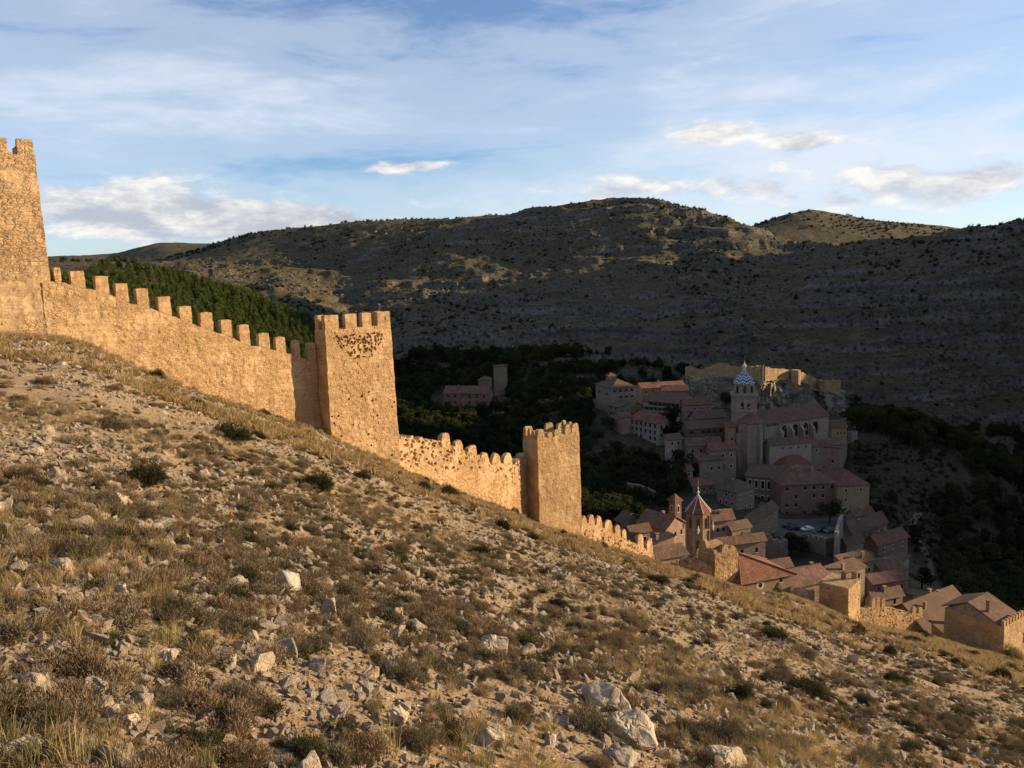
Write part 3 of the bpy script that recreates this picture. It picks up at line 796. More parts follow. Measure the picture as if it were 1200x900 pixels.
def scatter(name, label, pts, scl, meshes, tilt=.15, zs=None):
    """ONE stuff object: meshes instanced on points by geometry nodes"""
    pts = np.asarray(pts, float); n = len(pts)
    me = bpy.data.meshes.new(name); me.vertices.add(n); me.vertices.foreach_set('co', pts.astype(np.float32).ravel())
    rot = np.stack([RNG.normal(size=n) * tilt, RNG.normal(size=n) * tilt, RNG.uniform(0, 2 * pi, n)], 1)
    sc = np.repeat(np.asarray(scl, float)[:, None], 3, 1)
    if zs is not None: sc[:, 2] *= zs
    for nm, tp, a in (('rot', 'FLOAT_VECTOR', rot), ('scl', 'FLOAT_VECTOR', sc)):
        t = me.attributes.new(nm, tp, 'POINT'); t.data.foreach_set('vector', a.astype(np.float32).ravel())
    t = me.attributes.new('idx', 'INT', 'POINT'); t.data.foreach_set('value', RNG.integers(0, len(meshes), n).astype(np.int32))
    o = link(name, me)
    c = bpy.data.collections.new(name + '_kinds')
    for m in meshes: c.objects.link(bpy.data.objects.new(m.name, m))
    g = bpy.data.node_groups.new(name, 'GeometryNodeTree')
    g.interface.new_socket('Geometry', in_out='INPUT', socket_type='NodeSocketGeometry')
    g.interface.new_socket('Geometry', in_out='OUTPUT', socket_type='NodeSocketGeometry')
    N = g.nodes.new; L = g.links.new
    gi, go = N('NodeGroupInput'), N('NodeGroupOutput')
    ci = N('GeometryNodeCollectionInfo'); ci.inputs['Collection'].default_value = c
    ci.inputs['Separate Children'].default_value = True; ci.inputs['Reset Children'].default_value = True
    ip = N('GeometryNodeInstanceOnPoints'); ip.inputs['Pick Instance'].default_value = True
    def na(nm, tp):
        a = N('GeometryNodeInputNamedAttribute'); a.data_type = tp; a.inputs['Name'].default_value = nm; return a.outputs['Attribute']
    L(gi.outputs[0], ip.inputs['Points']); L(ci.outputs[0], ip.inputs['Instance'])
    L(na('idx', 'INT'), ip.inputs['Instance Index']); L(na('rot', 'FLOAT_VECTOR'), ip.inputs['Rotation']); L(na('scl', 'FLOAT_VECTOR'), ip.inputs['Scale'])
    L(ip.outputs[0], go.inputs[0])
    md = o.modifiers.new('scatter', 'NODES'); md.node_group = g
    return props(o, label, None, None, 'stuff')

def field(n, az0, az1, r0, r1, power=1.0):
    """random ground points, density falling with distance (uniform in log r for power 0)"""
    a = np.radians(RNG.uniform(az0, az1, n))
    if power == 0: r = np.exp(RNG.uniform(math.log(r0), math.log(r1), n))
    else:
        e = power; u = RNG.uniform(0, 1, n); r = (r0 ** e + u * (r1 ** e - r0 ** e)) ** (1 / e)
    return r * np.sin(a), r * np.cos(a), r

STONES = [hull_mesh('stone', M[['rock', 'rock_ochre', 'rock_ochre', 'rock_grey'][k % 4]], 100 + k, 12 + k, .75) for k in range(8)]
ROCKS = [hull_mesh('rock', M[['rock', 'rock_ochre', 'rock', 'rock_grey', 'rock'][k % 5]], 200 + k, 13 + k, .8, 2, .05) for k in range(10)]
THYME = [cushion('shrub', M['thyme'], 300 + k, 11000, .42, .15, .0065, 9) for k in range(3)]
DRYB = [cushion('shrub', M['drybush'], 320 + k, 10000, .42, .17, .0055, 8) for k in range(3)]
JUNI = [cushion('shrub', M['juniper'], 340 + k, 11000, .55, .15, .010, 10) for k in range(3)]
YELB = [cushion('shrub', M['yellowbush'], 360 + k, 9000, .5, .16, .008, 8) for k in range(2)]
SMALL = [cushion('plant', M[['thyme', 'drybush', 'thyme', 'juniper', 'drybush'][k % 5]], 380 + k, 1900, .40, .20, .012, 6) for k in range(7)]
TUFT = [tuft('tuft', M['grass'], 400 + k, 60, .5, .65, .007) for k in range(4)]
TUFTG = [tuft('tuft', M['grass_green'], 410 + k, 70, .6, .5, .007) for k in range(3)]
TUFTF = [tuft('tuft', M['grass'], 420 + k, 60, .5, .8, .03) for k in range(4)]

def near_ok(x, y, r, pad=.985):
    z, rA, rr, _ = ground(x, y, True)
    return z, r < rA * pad

def scatter_near():
    # loose stones: thousands, thick in scree patches
    x, y, r = field(205000, -45, 45, 1.5, 150, .5)
    z, ok = near_ok(x, y, r)
    d = fbm2(x / 9 + 20, y / 9, 4) + .5 * fbm2(x / 2.2, y / 2.2 + 9, 3); g = grass_zone(x, y)
    keep = ok & (RNG.uniform(size=len(x)) < np.clip(.58 + 1.0 * d - .8 * g, .04, 1))
    x, y, z, r = x[keep], y[keep], z[keep], r[keep]
    s = (.02 + .075 * RNG.uniform(size=len(x)) ** 3.4) * (1 + r / 34)
    scatter('scree', 'loose pale limestone chips strewn over the hillside', np.stack([x, y, z + s * .1], 1), s * 1.1, STONES, .6, .8)
    x, y, r = field(132000, -45, 45, 1.5, 45, .5)
    z, ok = near_ok(x, y, r)
    d = fbm2(x / 3.1 + 60, y / 3.1, 4); keep = ok & (RNG.uniform(size=len(x)) < np.clip(.40 + 1.1 * d - .5 * grass_zone(x, y), .03, 1))
    x, y, z, r = x[keep], y[keep], z[keep], r[keep]
    s = (.010 + .035 * RNG.uniform(size=len(x)) ** 2.5) * (1 + r / 30)
    scatter('gravel', 'fine pale gravel between the plants', np.stack([x, y, z + s * .1], 1), s * 1.2, STONES, .6, .75)
    x, y, r = field(4500, -45, 45, 2.5, 130, .6)
    z, ok = near_ok(x, y, r); keep = ok & (RNG.uniform(size=len(x)) < np.clip(.35 + .9 * fbm2(x / 9 + 20, y / 9, 4) - .5 * grass_zone(x, y), .02, 1))
    x, y, z, r = x[keep], y[keep], z[keep], r[keep]
    s = (.06 + .13 * RNG.uniform(size=len(x)) ** 2.5) * (1 + r / 50)
    scatter('rubble', 'broken limestone rubble lying on the slope', np.stack([x, y, z + s * .12], 1), s, ROCKS, .5, .75)
    # low cushions of thyme and dry herbs
    x, y, r = field(56000, -45, 45, 2.0, 150, .6)
    z, ok = near_ok(x, y, r)
    d = fbm2(x / 6 + 70, y / 6, 4); keep = ok & (RNG.uniform(size=len(x)) < np.clip(.37 + 1.05 * d, .04, 1))
    x, y, z, r = x[keep], y[keep], z[keep], r[keep]
    s = (.08 + .22 * RNG.uniform(size=len(x)) ** 2) * (1 + r / 70)
    scatter('undergrowth', 'low grey-brown thyme and herb cover between the stones', np.stack([x, y, z - s * .03], 1), s, SMALL, .12)
    # straw grass
    x, y, r = field(50000, -45, 45, 1.8, 40, .6)
    z, ok = near_ok(x, y, r)
    d = fbm2(x / 4 + 33, y / 4, 4); g = grass_zone(x, y)
    keep = ok & (RNG.uniform(size=len(x)) < np.clip(.08 + .75 * d + .4 * g, .02, 1))
    x, y, z = x[keep], y[keep], z[keep]
    scatter('dry_grass', 'thin straw-coloured grass tufts on the near slope', np.stack([x, y, z], 1), RNG.uniform(.14, .36, len(x)), TUFT + TUFTG[:1], .25)
    x, y, r = field(73000, -45, 45, 28, 160, 1.3)
    z, ok = near_ok(x, y, r, 1.02)
    g = grass_zone(x, y); keep = ok & (RNG.uniform(size=len(x)) < np.clip(.10 + 1.0 * g, .02, 1))
    x, y, z = x[keep], y[keep], z[keep]
    scatter('golden_grass', 'golden dry grass below the town wall', np.stack([x, y, z], 1), RNG.uniform(.5, 1.15, len(x)), TUFTF, .25)

PINES = make_protos('pine', M['pine'], 4, 500)
OAKS = make_protos('oak', M['oak'], 4, 520)
SCRUB = [cushion('bush', M['scrub'], 540 + k, 150, .7, .5, .09, 4) for k in range(4)]
CRAGSTONES = [hull_mesh('outcrop', M['outcrop'], 560 + k, 14, .9) for k in range(4)]

def vis_px(x, y, z):
    w = y * _f[1] + z * _f[2]
    p = np.stack([x, y, z], 1)
    return CX + F * (p @ _r) / w, CY - F * (p @ _u) / w

def scatter_far():
    # pine plantation on the left hill
    x, y, r = field(30000, -36, -9, 120, 330, 1.6)
    z = ground(x, y); px, py = vis_px(x, y, z)
    d = fbm2(x / 45 + 3, y / 45, 3)
    top = np.interp(px, [60, 130, 200, 300, 372], [330, 312, 326, 354, 386])
    keep = (px > 40) & (px < 385) & (py > top - 2) & (RNG.uniform(size=len(x)) < np.clip(.62 + .9 * d, .08, 1) * .75)
    x, y, z = x[keep], y[keep], z[keep]
    scatter('pine_wood', 'dense green pine wood on the hill behind the wall', np.stack([x, y, z - .2], 1), RNG.uniform(1.9, 3.9, len(x)), PINES, .05)
    # broadleaf wood filling the valley floor
    x, y, r = field(14000, -12, 34, 180, 560, 1.5)
    z = ground(x, y); px, py = vis_px(x, y, z)
    left = (px > 440) & (px < 735) & (r > 210) & (r < 520) & ~((px > 500) & (px < 600) & (r > 385) & (r < 430))
    left &= ~((px > 690) & (r > 300))
    left |= (px > 690) & (px < 800) & (py > 528) & (py < 600) & (r > 225) & (r < 305) & (RNG.uniform(size=len(x)) < .55)
    right = (px > 1040) & (r > 205) & (r < 560) & (x > .50 * y + RNG.normal(size=len(x)) * 5 + np.where(r < 300, 2, -8))
    mound = (px < 1188) & (r < 352) & (py < np.interp(px, [1000, 1060, 1100, 1150, 1185], [640, 622, 585, 580, 585]))
    right &= ~mound & ~((px < 1108) & (py > 605))
    right2 = (px > 1000) & (r > 360) & (r < 540)
    back = (px > 600) & (px < 1000) & (r > 430) & (r < 520)
    keep = (left | right | right2 | back) & (RNG.uniform(size=len(x)) < np.clip(.55 + .9 * fbm2(x / 40 + 9, y / 40, 3), .1, 1))
    x, y, z = x[keep], y[keep], z[keep]
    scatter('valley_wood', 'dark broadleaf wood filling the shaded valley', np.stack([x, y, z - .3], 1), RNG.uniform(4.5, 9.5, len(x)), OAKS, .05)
    # scrub dotted over the bare hills
    x, y, r = field(60000, -36, 36, 300, 1500, 1.1)
    z, rA, rr, _ = ground(x, y, True); px, py = vis_px(x, y, z)
    d = 1.1 * fbm2(x / 120 + 11, y / 120, 4) + .9 * fbm2(x / 28, y / 28, 4)
    keep = ((r > 470) | ((px > 1000) & (r > 270) & (r < 352) & (RNG.uniform(size=len(x)) < .99)) | ((px < 430) & (r > 255)) | ((px > 1000) & (r > 260))) & (RNG.uniform(size=len(x)) < np.clip(.26 + 1.2 * d, .015, 1))
    x, y, z, r = x[keep], y[keep], z[keep], r[keep]
    s = (.7 + 3.2 * RNG.uniform(size=len(x)) ** 3) * (.75 + r / 1800)
    scatter('hill_scrub', 'dark juniper scrub dotted over the bare hills', np.stack([x, y, z - .1], 1), s, SCRUB, .05)
    x, y, r = field(9000, 20, 34, 262, 352, 1.0); z = ground(x, y); px, py = vis_px(x, y, z)
    keep = (px > 1000) & (px < 1192) & (py > 470) & (py < 660) & (RNG.uniform(size=len(x)) < np.clip(.35 + 1.1 * fbm2(x / 18 + 5, y / 18, 4), .03, 1))
    x, y, z = x[keep], y[keep], z[keep]
    scatter('spur_scrub', 'low green-brown scrub covering the spur right of town', np.stack([x, y, z - .1], 1), .7 + 1.7 * RNG.uniform(size=len(x)) ** 2, SCRUB[:2] + [SMALL[0], SMALL[3]], .1)
    x, y, r = field(17000, -24, 36, 430, 950, 1.0)
    z = ground(x, y); d = fbm2(x / 70 + 31, y / 70, 4)
    keep = (RNG.uniform(size=len(x)) < np.clip(.25 + 1.3 * d, .0, 1)) & (z < 75)
    x, y, z = x[keep], y[keep], z[keep]
    scatter('outcrops', 'grey rock outcrops on the gorge side', np.stack([x, y, z], 1), 1.2 + 4.2 * RNG.uniform(size=len(x)) ** 2, CRAGSTONES, .4, .8)
scatter_near(); scatter_far()
# ------------------------------------------------------------------ town walls and towers
def stone_relief(s, z, seed, a, ch=.26, ln=.34):
    """per-stone offsets of coursed rubble, in metres outwards"""
    j = np.floor(z / ch + .35 * perlin2(s / 1.7 + seed, z / 1.7))
    i = np.floor(s / ln + 9 * hash2(j, j * 0 + seed, 1) + .3 * perlin2(s / .9, z / .9 + seed))
    h = hash2(i, j, seed)
    return a * (h - .5) * 2, h

def wall_face(mb, A, B, zb, zt, seed, res=.2, a=.035, lean=0.0, zref=None, holes=None, pits=0.0, wob=.07):
    """one gridded stone face from A to B (xy), outward = right of A->B; zb, zt: functions of distance"""
    A = np.array(A, float); B = np.array(B, float); L = np.linalg.norm(B - A); e = (B - A) / L; n = np.array([e[1], -e[0]])
    nu = max(3, int(L / res) + 1); s = np.linspace(0, L, nu)
    b = np.array([zb(q) for q in s]); t = np.array([zt(q) for q in s])
    nv = max(3, int(np.max(t - b) / res) + 1); v = np.linspace(0, 1, nv)[:, None]
    S = np.repeat(s[None], nv, 0); Zz = b[None] * (1 - v) + t[None] * v
    d, h = stone_relief(S, Zz, seed, a)
    em = sstep(0, .25, S) * sstep(0, .25, L - S)
    out = d * em
    if pits: 
        pk = np.clip(pits(S, Zz) if callable(pits) else pits, 0, 1); out = out - em * np.where(h < pk, .22, 0)
    if holes is not None: out = out - em * holes(S, Zz, h)
    ln_ = (Zz - (zref if zref is not None else 0)) * lean
    S2 = S + ln_ * (1 - 2 * S / L) if lean else S
    P = np.stack([A[0] + e[0] * S2 - n[0] * ln_, A[1] + e[1] * S2 - n[1] * ln_, Zz], -1)
    w = np.stack([perlin3(P[..., 0] / .9 + k * 9.1, P[..., 1] / .9, P[..., 2] / .9) + 1.2 * perlin3(P[..., 0] / 4 + k * 5, P[..., 1] / 4, P[..., 2] / 4) for k in range(2)], -1) * wob
    off = out; ln_ = 0
    P[..., 0] += n[0] * (off - ln_) + w[..., 0]; P[..., 1] += n[1] * (off - ln_) + w[..., 1]
    P[..., 2] += perlin3(P[..., 0] / .7, P[..., 1] / .7 + 5, P[..., 2] / .7) * .06
    mb.grid(P)

def merlon_mesh(c, e, w, th, z0, z1, seed, tip=1.0, lean=0.0, res=.22):
    """an upright battlement block centred at c (xy), along e; tip < 1 narrows and rounds the top"""
    mb = MB(); n = np.array([e[1], -e[0]]); e = np.array(e); c = np.array(c)
    nz = max(4, int((z1 - z0) / res) + 1); k = 5
    ring = [(-1, -1), (-.5, -1), (0, -1), (.5, -1), (1, -1), (1, -.33), (1, .33), (1, 1), (.5, 1), (0, 1), (-.5, 1), (-1, 1), (-1, .33), (-1, -.33)]
    V = []; Fs = []; m = len(ring)
    for i in range(nz):
        t = i / (nz - 1); f = 1 - (1 - tip) * t ** 2.2
        for a, b in ring:
            p = c + e * a * w / 2 * f - n * b * th / 2 * (.5 + .5 * f)
            V.append((p[0], p[1], z0 + (z1 - z0) * (t - (1 - tip) * .25 * abs(a) * t ** 3)))
    for i in range(nz - 1):
        for j in range(m): Fs.append((i*m+j, i*m+(j+1) % m, (i+1)*m+(j+1) % m, (i+1)*m+j))
    V.append((c[0], c[1], z1 + .04)); top = len(V) - 1
    for j in range(m): Fs.append(((nz-1)*m+j, (nz-1)*m+(j+1) % m, top))
    V = np.array(V)
    for k_ in range(3): V[:, k_] += (perlin3(V[:, 0] / .45 + k_ * 5 + seed, V[:, 1] / .45, V[:, 2] / .45) + .6 * perlin3(V[:, 0] / .2 + k_ * 5 + seed, V[:, 1] / .2, V[:, 2] / .2)) * (.05 + .09 * (1 - tip))
    mb.add(V, Fs)
    return mb

def curtain(name, P0, P1, tops, merlons, base, label, mat, th=1.1, tip=1.0, seed=1, a=.035, pits=0.0, res=.18, group='curtain walls of the town wall', extra=None, rag=.12):
    """tops: [(px, py)] wall top between the merlons; merlons: [(px0, px1, pytop)]; all measured on the wall's own vertical plane"""
    P0 = np.array(P0[:2], float); P1 = np.array(P1[:2], float); L = np.linalg.norm(P1 - P0); e = (P1 - P0) / L; n = np.array([e[1], -e[0]])
    tp = sorted(on_plane(px, py, P0, P1) for px, py in tops); ts = [q[0] for q in tp]; tz = [q[1] for q in tp]
    mid = (P0 + P1) / 2
    root = empty(name, (mid[0], mid[1], gz(*mid)), label, 'wall', group)
    zt = lambda q: np.interp(q, ts, tz) + rag * float(perlin2(np.array([q / .8 + seed * 7]), np.array([.5]))[0])
    qs = np.linspace(0, L, 16); qp = P0[None] + e[None] * qs[:, None]; qz = np.minimum(ground(qp[:, 0], qp[:, 1]), ground(qp[:, 0] + n[0] * .8, qp[:, 1] + n[1] * .8)) - 1.2
    zb = lambda q: float(np.interp(q, qs, qz))
    mb = MB()
    wall_face(mb, P0, P1, zb, zt, seed, res, a, pits=pits)
    Q0, Q1 = P0 - n * th, P1 - n * th
    zb2 = lambda q: zb(L - q) - 2.5
    wall_face(mb, Q1, Q0, zb2, lambda q: zt(L - q), seed + 50, .5, .03)
    # the top, a little uneven
    nu = int(L / .25); s = np.linspace(0, L, nu); rows = []
    for f in np.linspace(0, 1, 5):
        p = P0[None] + e[None] * s[:, None] - n[None] * th * f
        z = np.array([zt(q) for q in s]) + (.07 * perlin2(s / .4, s * 0 + f * 4) if 0 < f < 1 else 0)
        rows.append(np.stack([p[:, 0], p[:, 1], z], 1))
    mb.grid(np.array(rows))
    for q, P, Q in ((0, P0, Q0), (L, Q1, P1)):
        wall_face(mb, (Q if q == 0 else P1), (P0 if q == 0 else Q1), lambda k: zb(q), lambda k: zt(q), seed + 3, .4, .02) if q == 0 else wall_face(mb, P1, Q1, lambda k: zb(L), lambda k: zt(L), seed + 4, .4, .02)
    mb.build('wall_body', mat, root)
    for k, (x0, x1, yt) in enumerate(merlons):
        s0, _ = on_plane(x0, yt, P0, P1); s1, _ = on_plane(x1, yt, P0, P1); _, z1 = on_plane((x0 + x1) / 2, yt, P0, P1)
        rm = random.Random(seed * 31 + k); z1 += rm.uniform(-.12, .10); s1 += rm.uniform(-.06, .06) * abs(s1 - s0)
        s_ = (s0 + s1) / 2; c = P0 + e * s_ - n * th * .30
        zb_ = min(zt(s0), zt(s1)) - .35
        merlon_mesh(c, e, abs(s1 - s0), th * .55, zb_, z1, seed + k * 1.7, tip * (rm.uniform(.75, 1.25) if tip < 1 else rm.uniform(.88, 1))).build('merlon', mat, root)
    return root, e, n

def box_tower(name, label, C, th, wid, dep, zfloor, ztop, mer, mat, seed, lean=.012, res=.17, a=.03, tip=1.0, holes=None, pits=0.0, zdeep=2.0, cat='tower', par=.55, rag=.06, group=None, roof=None):
    """square tower: C = near-left corner (x,y), front runs along angle th; mer: merlon spans (fractions) for front, left, right, back"""
    C = np.array(C, float); e = np.array([cos(th), sin(th)]); b = np.array([-sin(th), cos(th)])
    P = [C, C + e * wid, C + e * wid + b * dep, C + b * dep]
    zs = [gz(*p) for p in P]; zb0 = min(zs) - zdeep
    cen = sum(P) / 4
    root = empty(name, (cen[0], cen[1], zs[0]), label, cat, group)
    mb = MB(); zr = max(zs[0], zs[1])
    tops = lambda s0: (lambda q: zfloor + rag * float(perlin2(np.array([q / .7 + s0]), np.array([seed * 3.3]))[0]))
    for k in range(4):
        A, B = P[k], P[(k + 1) % 4]
        if k == 0: wall_face(mb, A, B, lambda q: zb0, tops(k), seed + k, res, a, lean, zr, holes=holes, pits=pits)
        elif k == 3: wall_face(mb, A, B, lambda q: zb0, tops(k), seed + k, res, a, lean, zr, pits=pits * .6 if not callable(pits) else 0.0)
        else: wall_face(mb, A, B, lambda q: zb0, tops(k), seed + k, .5, a, lean, zr)
    ins = (zfloor - zr) * lean + .05
    T = [C + e * ins + b * ins, C + e * (wid - ins) + b * ins, C + e * (wid - ins) + b * (dep - ins), C + e * ins + b * (dep - ins)]
    g = np.linspace(0, 1, 12); U, Vv = np.meshgrid(g, g)
    X = T[0][None, None] * ((1-U)*(1-Vv))[..., None] + T[1][None, None] * (U*(1-Vv))[..., None] + T[2][None, None] * (U*Vv)[..., None] + T[3][None, None] * ((1-U)*Vv)[..., None]
    mb.grid(np.concatenate([X, (zfloor - .03 + .05 * perlin2(U * 5 + seed, Vv * 5))[..., None]], -1))
    mb.build('tower_body', mat, root)
    for k in range(4):
        A, B = T[k], T[(k + 1) % 4]; L = np.linalg.norm(B - A); ee = (B - A) / L; n = np.array([ee[1], -ee[0]])
        for i, sp in enumerate(mer[k] if k < len(mer) else []):
            f0, f1 = sp[0], sp[1]; zt_ = ztop + (sp[2] if len(sp) > 2 else 0)
            c = A + ee * L * (f0 + f1) / 2 - n * par * .5
            merlon_mesh(c, ee, L * (f1 - f0), par, zfloor - .3, zt_, seed * 2 + k * 11 + i * 1.9, tip).build('merlon', mat, root)
    return root, P, e, b

# --- first tower, cut by the left edge of the frame
zt = at(30, 158, 60)[2]; zf = at(13, 177, 60)[2]
R1 = at(67, 392, 62)[:2]; th1 = rad(40); wid1 = 10.5
C1 = R1 - wid1 * np.array([cos(th1), sin(th1)])
box_tower('wall_tower', 'tallest square stone tower at the top of the slope, cut by the frame', C1, th1, wid1, 9, zf, zt,
          [[(0, .14), (.22, .37), (.44, .56), (.70, .835), (.895, 1)], [(0, .2), (.4, .6), (.8, 1)], [(0, .2), (.4, .6), (.8, 1)], [(0, .2), (.4, .6), (.8, 1)]], M['wall_big'], 3, .012, .2, group='square towers of the town wall')

# --- second tower
C2 = at(388, 505, 76)[:2]; th2 = rad(42); d2 = 2.3
w2 = abs(reach(at(388, 505, 76), (cos(th2), sin(th2)), 466))
zt2 = at(386, 370, 76)[2]; zf2 = at(402, 385.5, 77.2)[2]
hz0, hz1 = at(420, 392, 78)[2], at(420, 420, 78)[2]
def holes2(S, Z, h):
    f = S / w2; k = (hz0 - Z) / (hz0 - hz1)
    m = (f > .10 + .22 * np.clip(k, 0, 1)) & (f < .93 - .26 * np.clip(k, 0, 1)) & (k > 0) & (k < 1)
    low = (Z < hz1 - 3.2)
    _, q = stone_relief(S, Z, 77, 1, .16, .19)
    return np.where(m & (q < .34 - .10 * np.clip(k, 0, 1)), .24, 0) + np.where(low & (q < .012), .28, 0)
_, PT2, e2, b2 = box_tower('wall_tower', 'square stone tower with four merlons and a band of missing stones', C2, th2, w2, d2, zf2, zt2,
          [[(0, .20), (.30, .47), (.555, .70), (.80, 1.0)], [(0, .3), (.7, 1)], [(0, .12), (.9, 1)], [(0, .3), (.65, 1)]],
          M['wall_gold'], 5, .012, .085, .03, holes=holes2, group='square towers of the town wall')

# --- third tower
C3 = at(631, 560, 115)[:2]; th3 = rad(34); d3 = 4.0
w3 = abs(reach(at(631, 560, 115), (cos(th3), sin(th3)), 680.5))
zt3 = at(640, 503, 115.6)[2]; zf3 = at(650, 512, 116)[2]
_, PT3, e3, b3 = box_tower('wall_tower', 'square stone tower with a ragged broken top, halfway down the wall', C3, th3, w3, d3, zf3, zt3,
          [[(0, .17), (.24, .36, -.7), (.40, .58, -.45), (.66, .80, .1), (.82, 1.0)], [(0, .2), (.4, .6), (.8, 1)], [(0, .2, -.3), (.3, .5), (.8, 1)], [(0, .2), (.3, .5), (.56, .74, -.3), (.82, 1)]],
          M['wall_gold'], 8, .006, .15, .025, tip=.72, group='square towers of the town wall', rag=.3)

# --- first curtain wall: from the first tower down to the second
j2 = PT2[0] + b2 * 1.9
Z3 = lambda a, b, t, u: (a / 3, b / 3, 140 + t / 3)
Z4 = lambda a, b, t: (280 + a / 4.09, 280 + b / 4.09, 340 + t / 4.09)
mer1 = [Z3(*q) for q in [(188,212,520,0),(245,296,527,0),(333,378,547,0),(405,450,575,0),(478,523,597,0),(555,598,623,0),(630,672,655,0),(703,746,681,0),(776,814,704,0)]]
mer1 += [Z4(*q) for q in [(0,48,170),(93,145,210),(175,225,228),(262,290,236),(330,368,250)]]
top1 = [(62,330),(71,330.7),(97,337),(126,344),(150,353),(174,360),(200,369),(224,378),(249,387),(272,395),(292,406),(315,408),(335,414),(346,417),(372,426)]
curtain('curtain_wall', R1 + (j2 - R1) * -.03, j2, top1, mer1, None, 'longest crenellated curtain wall between the two upper towers', M['wall_gold'], 1.1, 1.0, 11, .03)

# --- second curtain wall: rubble top, pointed merlons
k2 = PT2[1] + b2 * .8; k3 = PT3[0] + b3 * 2.9
Z5 = lambda a, b, t: (450 + a / 3.636, 450 + b / 3.636, 480 + t / 3.636)
mer2 = [Z5(*q) for q in [(243,282,97),(300,336,128),(357,396,156),(411,447,183),(459,498,185),(509,546,187)]]
top2 = [(460,509),(480,511.5),(500,514),(513,516.5),(528,521.5),(545,528),(561,535),(574,541),(588,543),(601,545),(606,541),(614,532)]
zt_lo = lambda S, Z: .25 * sstep(-4.2, -1.2, Z - np.interp(S, [0, 20, 40], [at(470, 512, 82)[2], at(540, 526, 97)[2], at(605, 545, 118)[2]]))
curtain('curtain_wall', k2, k3, top2, mer2, None, 'rubble curtain wall with pointed merlons between the second and third towers', M['wall_rubble'], 1.1, .62, 21, .06, pits=zt_lo, res=.2, rag=.28)

# --- third curtain wall: low, broken, ends in the slope
m3 = PT3[1] + b3 * 1.4; m4 = at(767, 655, 145)[:2]
mer3 = [Z5(*q) for q in [(843,864,452),(870,898,446),(904,930,456),(938,974,473),(983,1010,490),(1014,1034,506),(1080,1108,533),(1119,1147,551)]]
top3 = [(678,607),(684,611),(690,613),(700,616),(712,621),(722,625),(731,631),(745,637),(754,642),(762,646),(768,652)]
curtain('curtain_wall', m3, m4, top3, mer3, None, 'low broken curtain wall with tooth-shaped merlons below the third tower', M['wall_rubble'], 1.0, .58, 31, .06, pits=.10, res=.22, rag=.2)

# --- rounded ruin of the fourth tower and the low wall beside it
zt4 = at(850, 640, 152)[2]
C4 = at(838, 660, 150)[:2]
box_tower('ruined_tower', 'roofless sunlit stone ruin with a rounded top beside the octagonal belfry', C4, rad(28), 6.2, 5.2, at(850, 650, 152)[2], zt4,
          [[(.0, .36, -.9), (.28, .62, .35), (.55, .98, -.3)], [(0, 1, -1.0)], [(0, 1, 0)], [(0, .5, .9), (.4, 1, -.2)]], M['wall_rubble'], 41, .02, .2, .05, tip=.62, cat='ruin', par=.9, rag=.4)
pA, pB = at(798, 668, 150)[:2], at(835, 668, 150.4)[:2]
curtain('low_wall', pA, pB, [(795,658),(806,655),(818,658),(835,663)], [], None, 'low shaded wall stub joining the rounded ruin on its left', M['wall_rubble'], 1.0, 1, 43, .05, .1, .3, None, rag=.4)

# --- fifth tower, flat topped, and its little stub
C5 = at(994, 715, 148)[:2]
_, PT5, e5, b5 = box_tower('wall_tower', 'flat-topped stone tower low on the right, without merlons, two orange chimneys on it', C5, rad(47), 6.6, 5.8, at(994, 690, 148)[2], at(994, 690, 148)[2], [], M['wall_gold'], 51, .006, .2, .04, pits=.03, group='square towers of the town wall')
C6 = at(942, 708, 151)[:2]
box_tower('stone_hut', 'tiny roofless stone hut, sunlit, left of the flat-topped tower', C6, rad(35), 3.6, 3.2, at(950, 697, 152)[2], at(950, 695, 152)[2], [[(0, .4), (.6, 1, .3)]], M['wall_rubble'], 53, .01, .25, .05, tip=.8, cat='ruin', rag=.3)

# --- wall below the fifth tower
n5 = PT5[1] + b5 * .8; n6 = at(1089, 744, 164)[:2]
Z6 = lambda a, b, t: (1020 + a / 6.667, 1020 + b / 6.667, 660 + t / 6.667)
mer5 = [Z6(*q) for q in [(14,42,274),(52,78,276),(90,114,284),(330,358,345),(380,410,352)]]
top5 = [(1018,712),(1037,712),(1050,714),(1065,718),(1077,719),(1084,724),(1089,732)]
curtain('curtain_wall', n5, n6, top5, mer5, None, 'short sunlit curtain wall with three thin merlons right of the flat-topped tower', M['wall_gold'], 1.0, .8, 61, .05, .04, .2)

# --- towers and walls of the lower town, in shade
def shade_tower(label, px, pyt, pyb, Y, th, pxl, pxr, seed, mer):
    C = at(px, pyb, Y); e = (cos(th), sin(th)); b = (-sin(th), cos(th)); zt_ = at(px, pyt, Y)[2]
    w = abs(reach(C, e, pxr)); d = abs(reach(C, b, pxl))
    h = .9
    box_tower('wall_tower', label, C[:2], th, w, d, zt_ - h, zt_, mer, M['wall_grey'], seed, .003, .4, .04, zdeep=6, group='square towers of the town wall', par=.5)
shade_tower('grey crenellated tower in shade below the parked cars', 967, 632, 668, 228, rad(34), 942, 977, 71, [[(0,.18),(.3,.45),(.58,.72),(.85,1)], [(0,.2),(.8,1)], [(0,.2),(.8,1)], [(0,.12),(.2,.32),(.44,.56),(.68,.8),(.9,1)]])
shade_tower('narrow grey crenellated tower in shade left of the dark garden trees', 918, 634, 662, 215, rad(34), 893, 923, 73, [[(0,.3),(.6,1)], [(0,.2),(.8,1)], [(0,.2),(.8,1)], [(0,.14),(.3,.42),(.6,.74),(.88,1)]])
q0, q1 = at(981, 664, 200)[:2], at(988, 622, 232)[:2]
curtain('curtain_wall', q0, q1, [(978,632),(983,622),(985,612),(990,600)], [], None, 'thin grey wall climbing from the shaded tower towards the garden tree', M['wall_grey'], .9, 1, 75, .03, 0, .5)
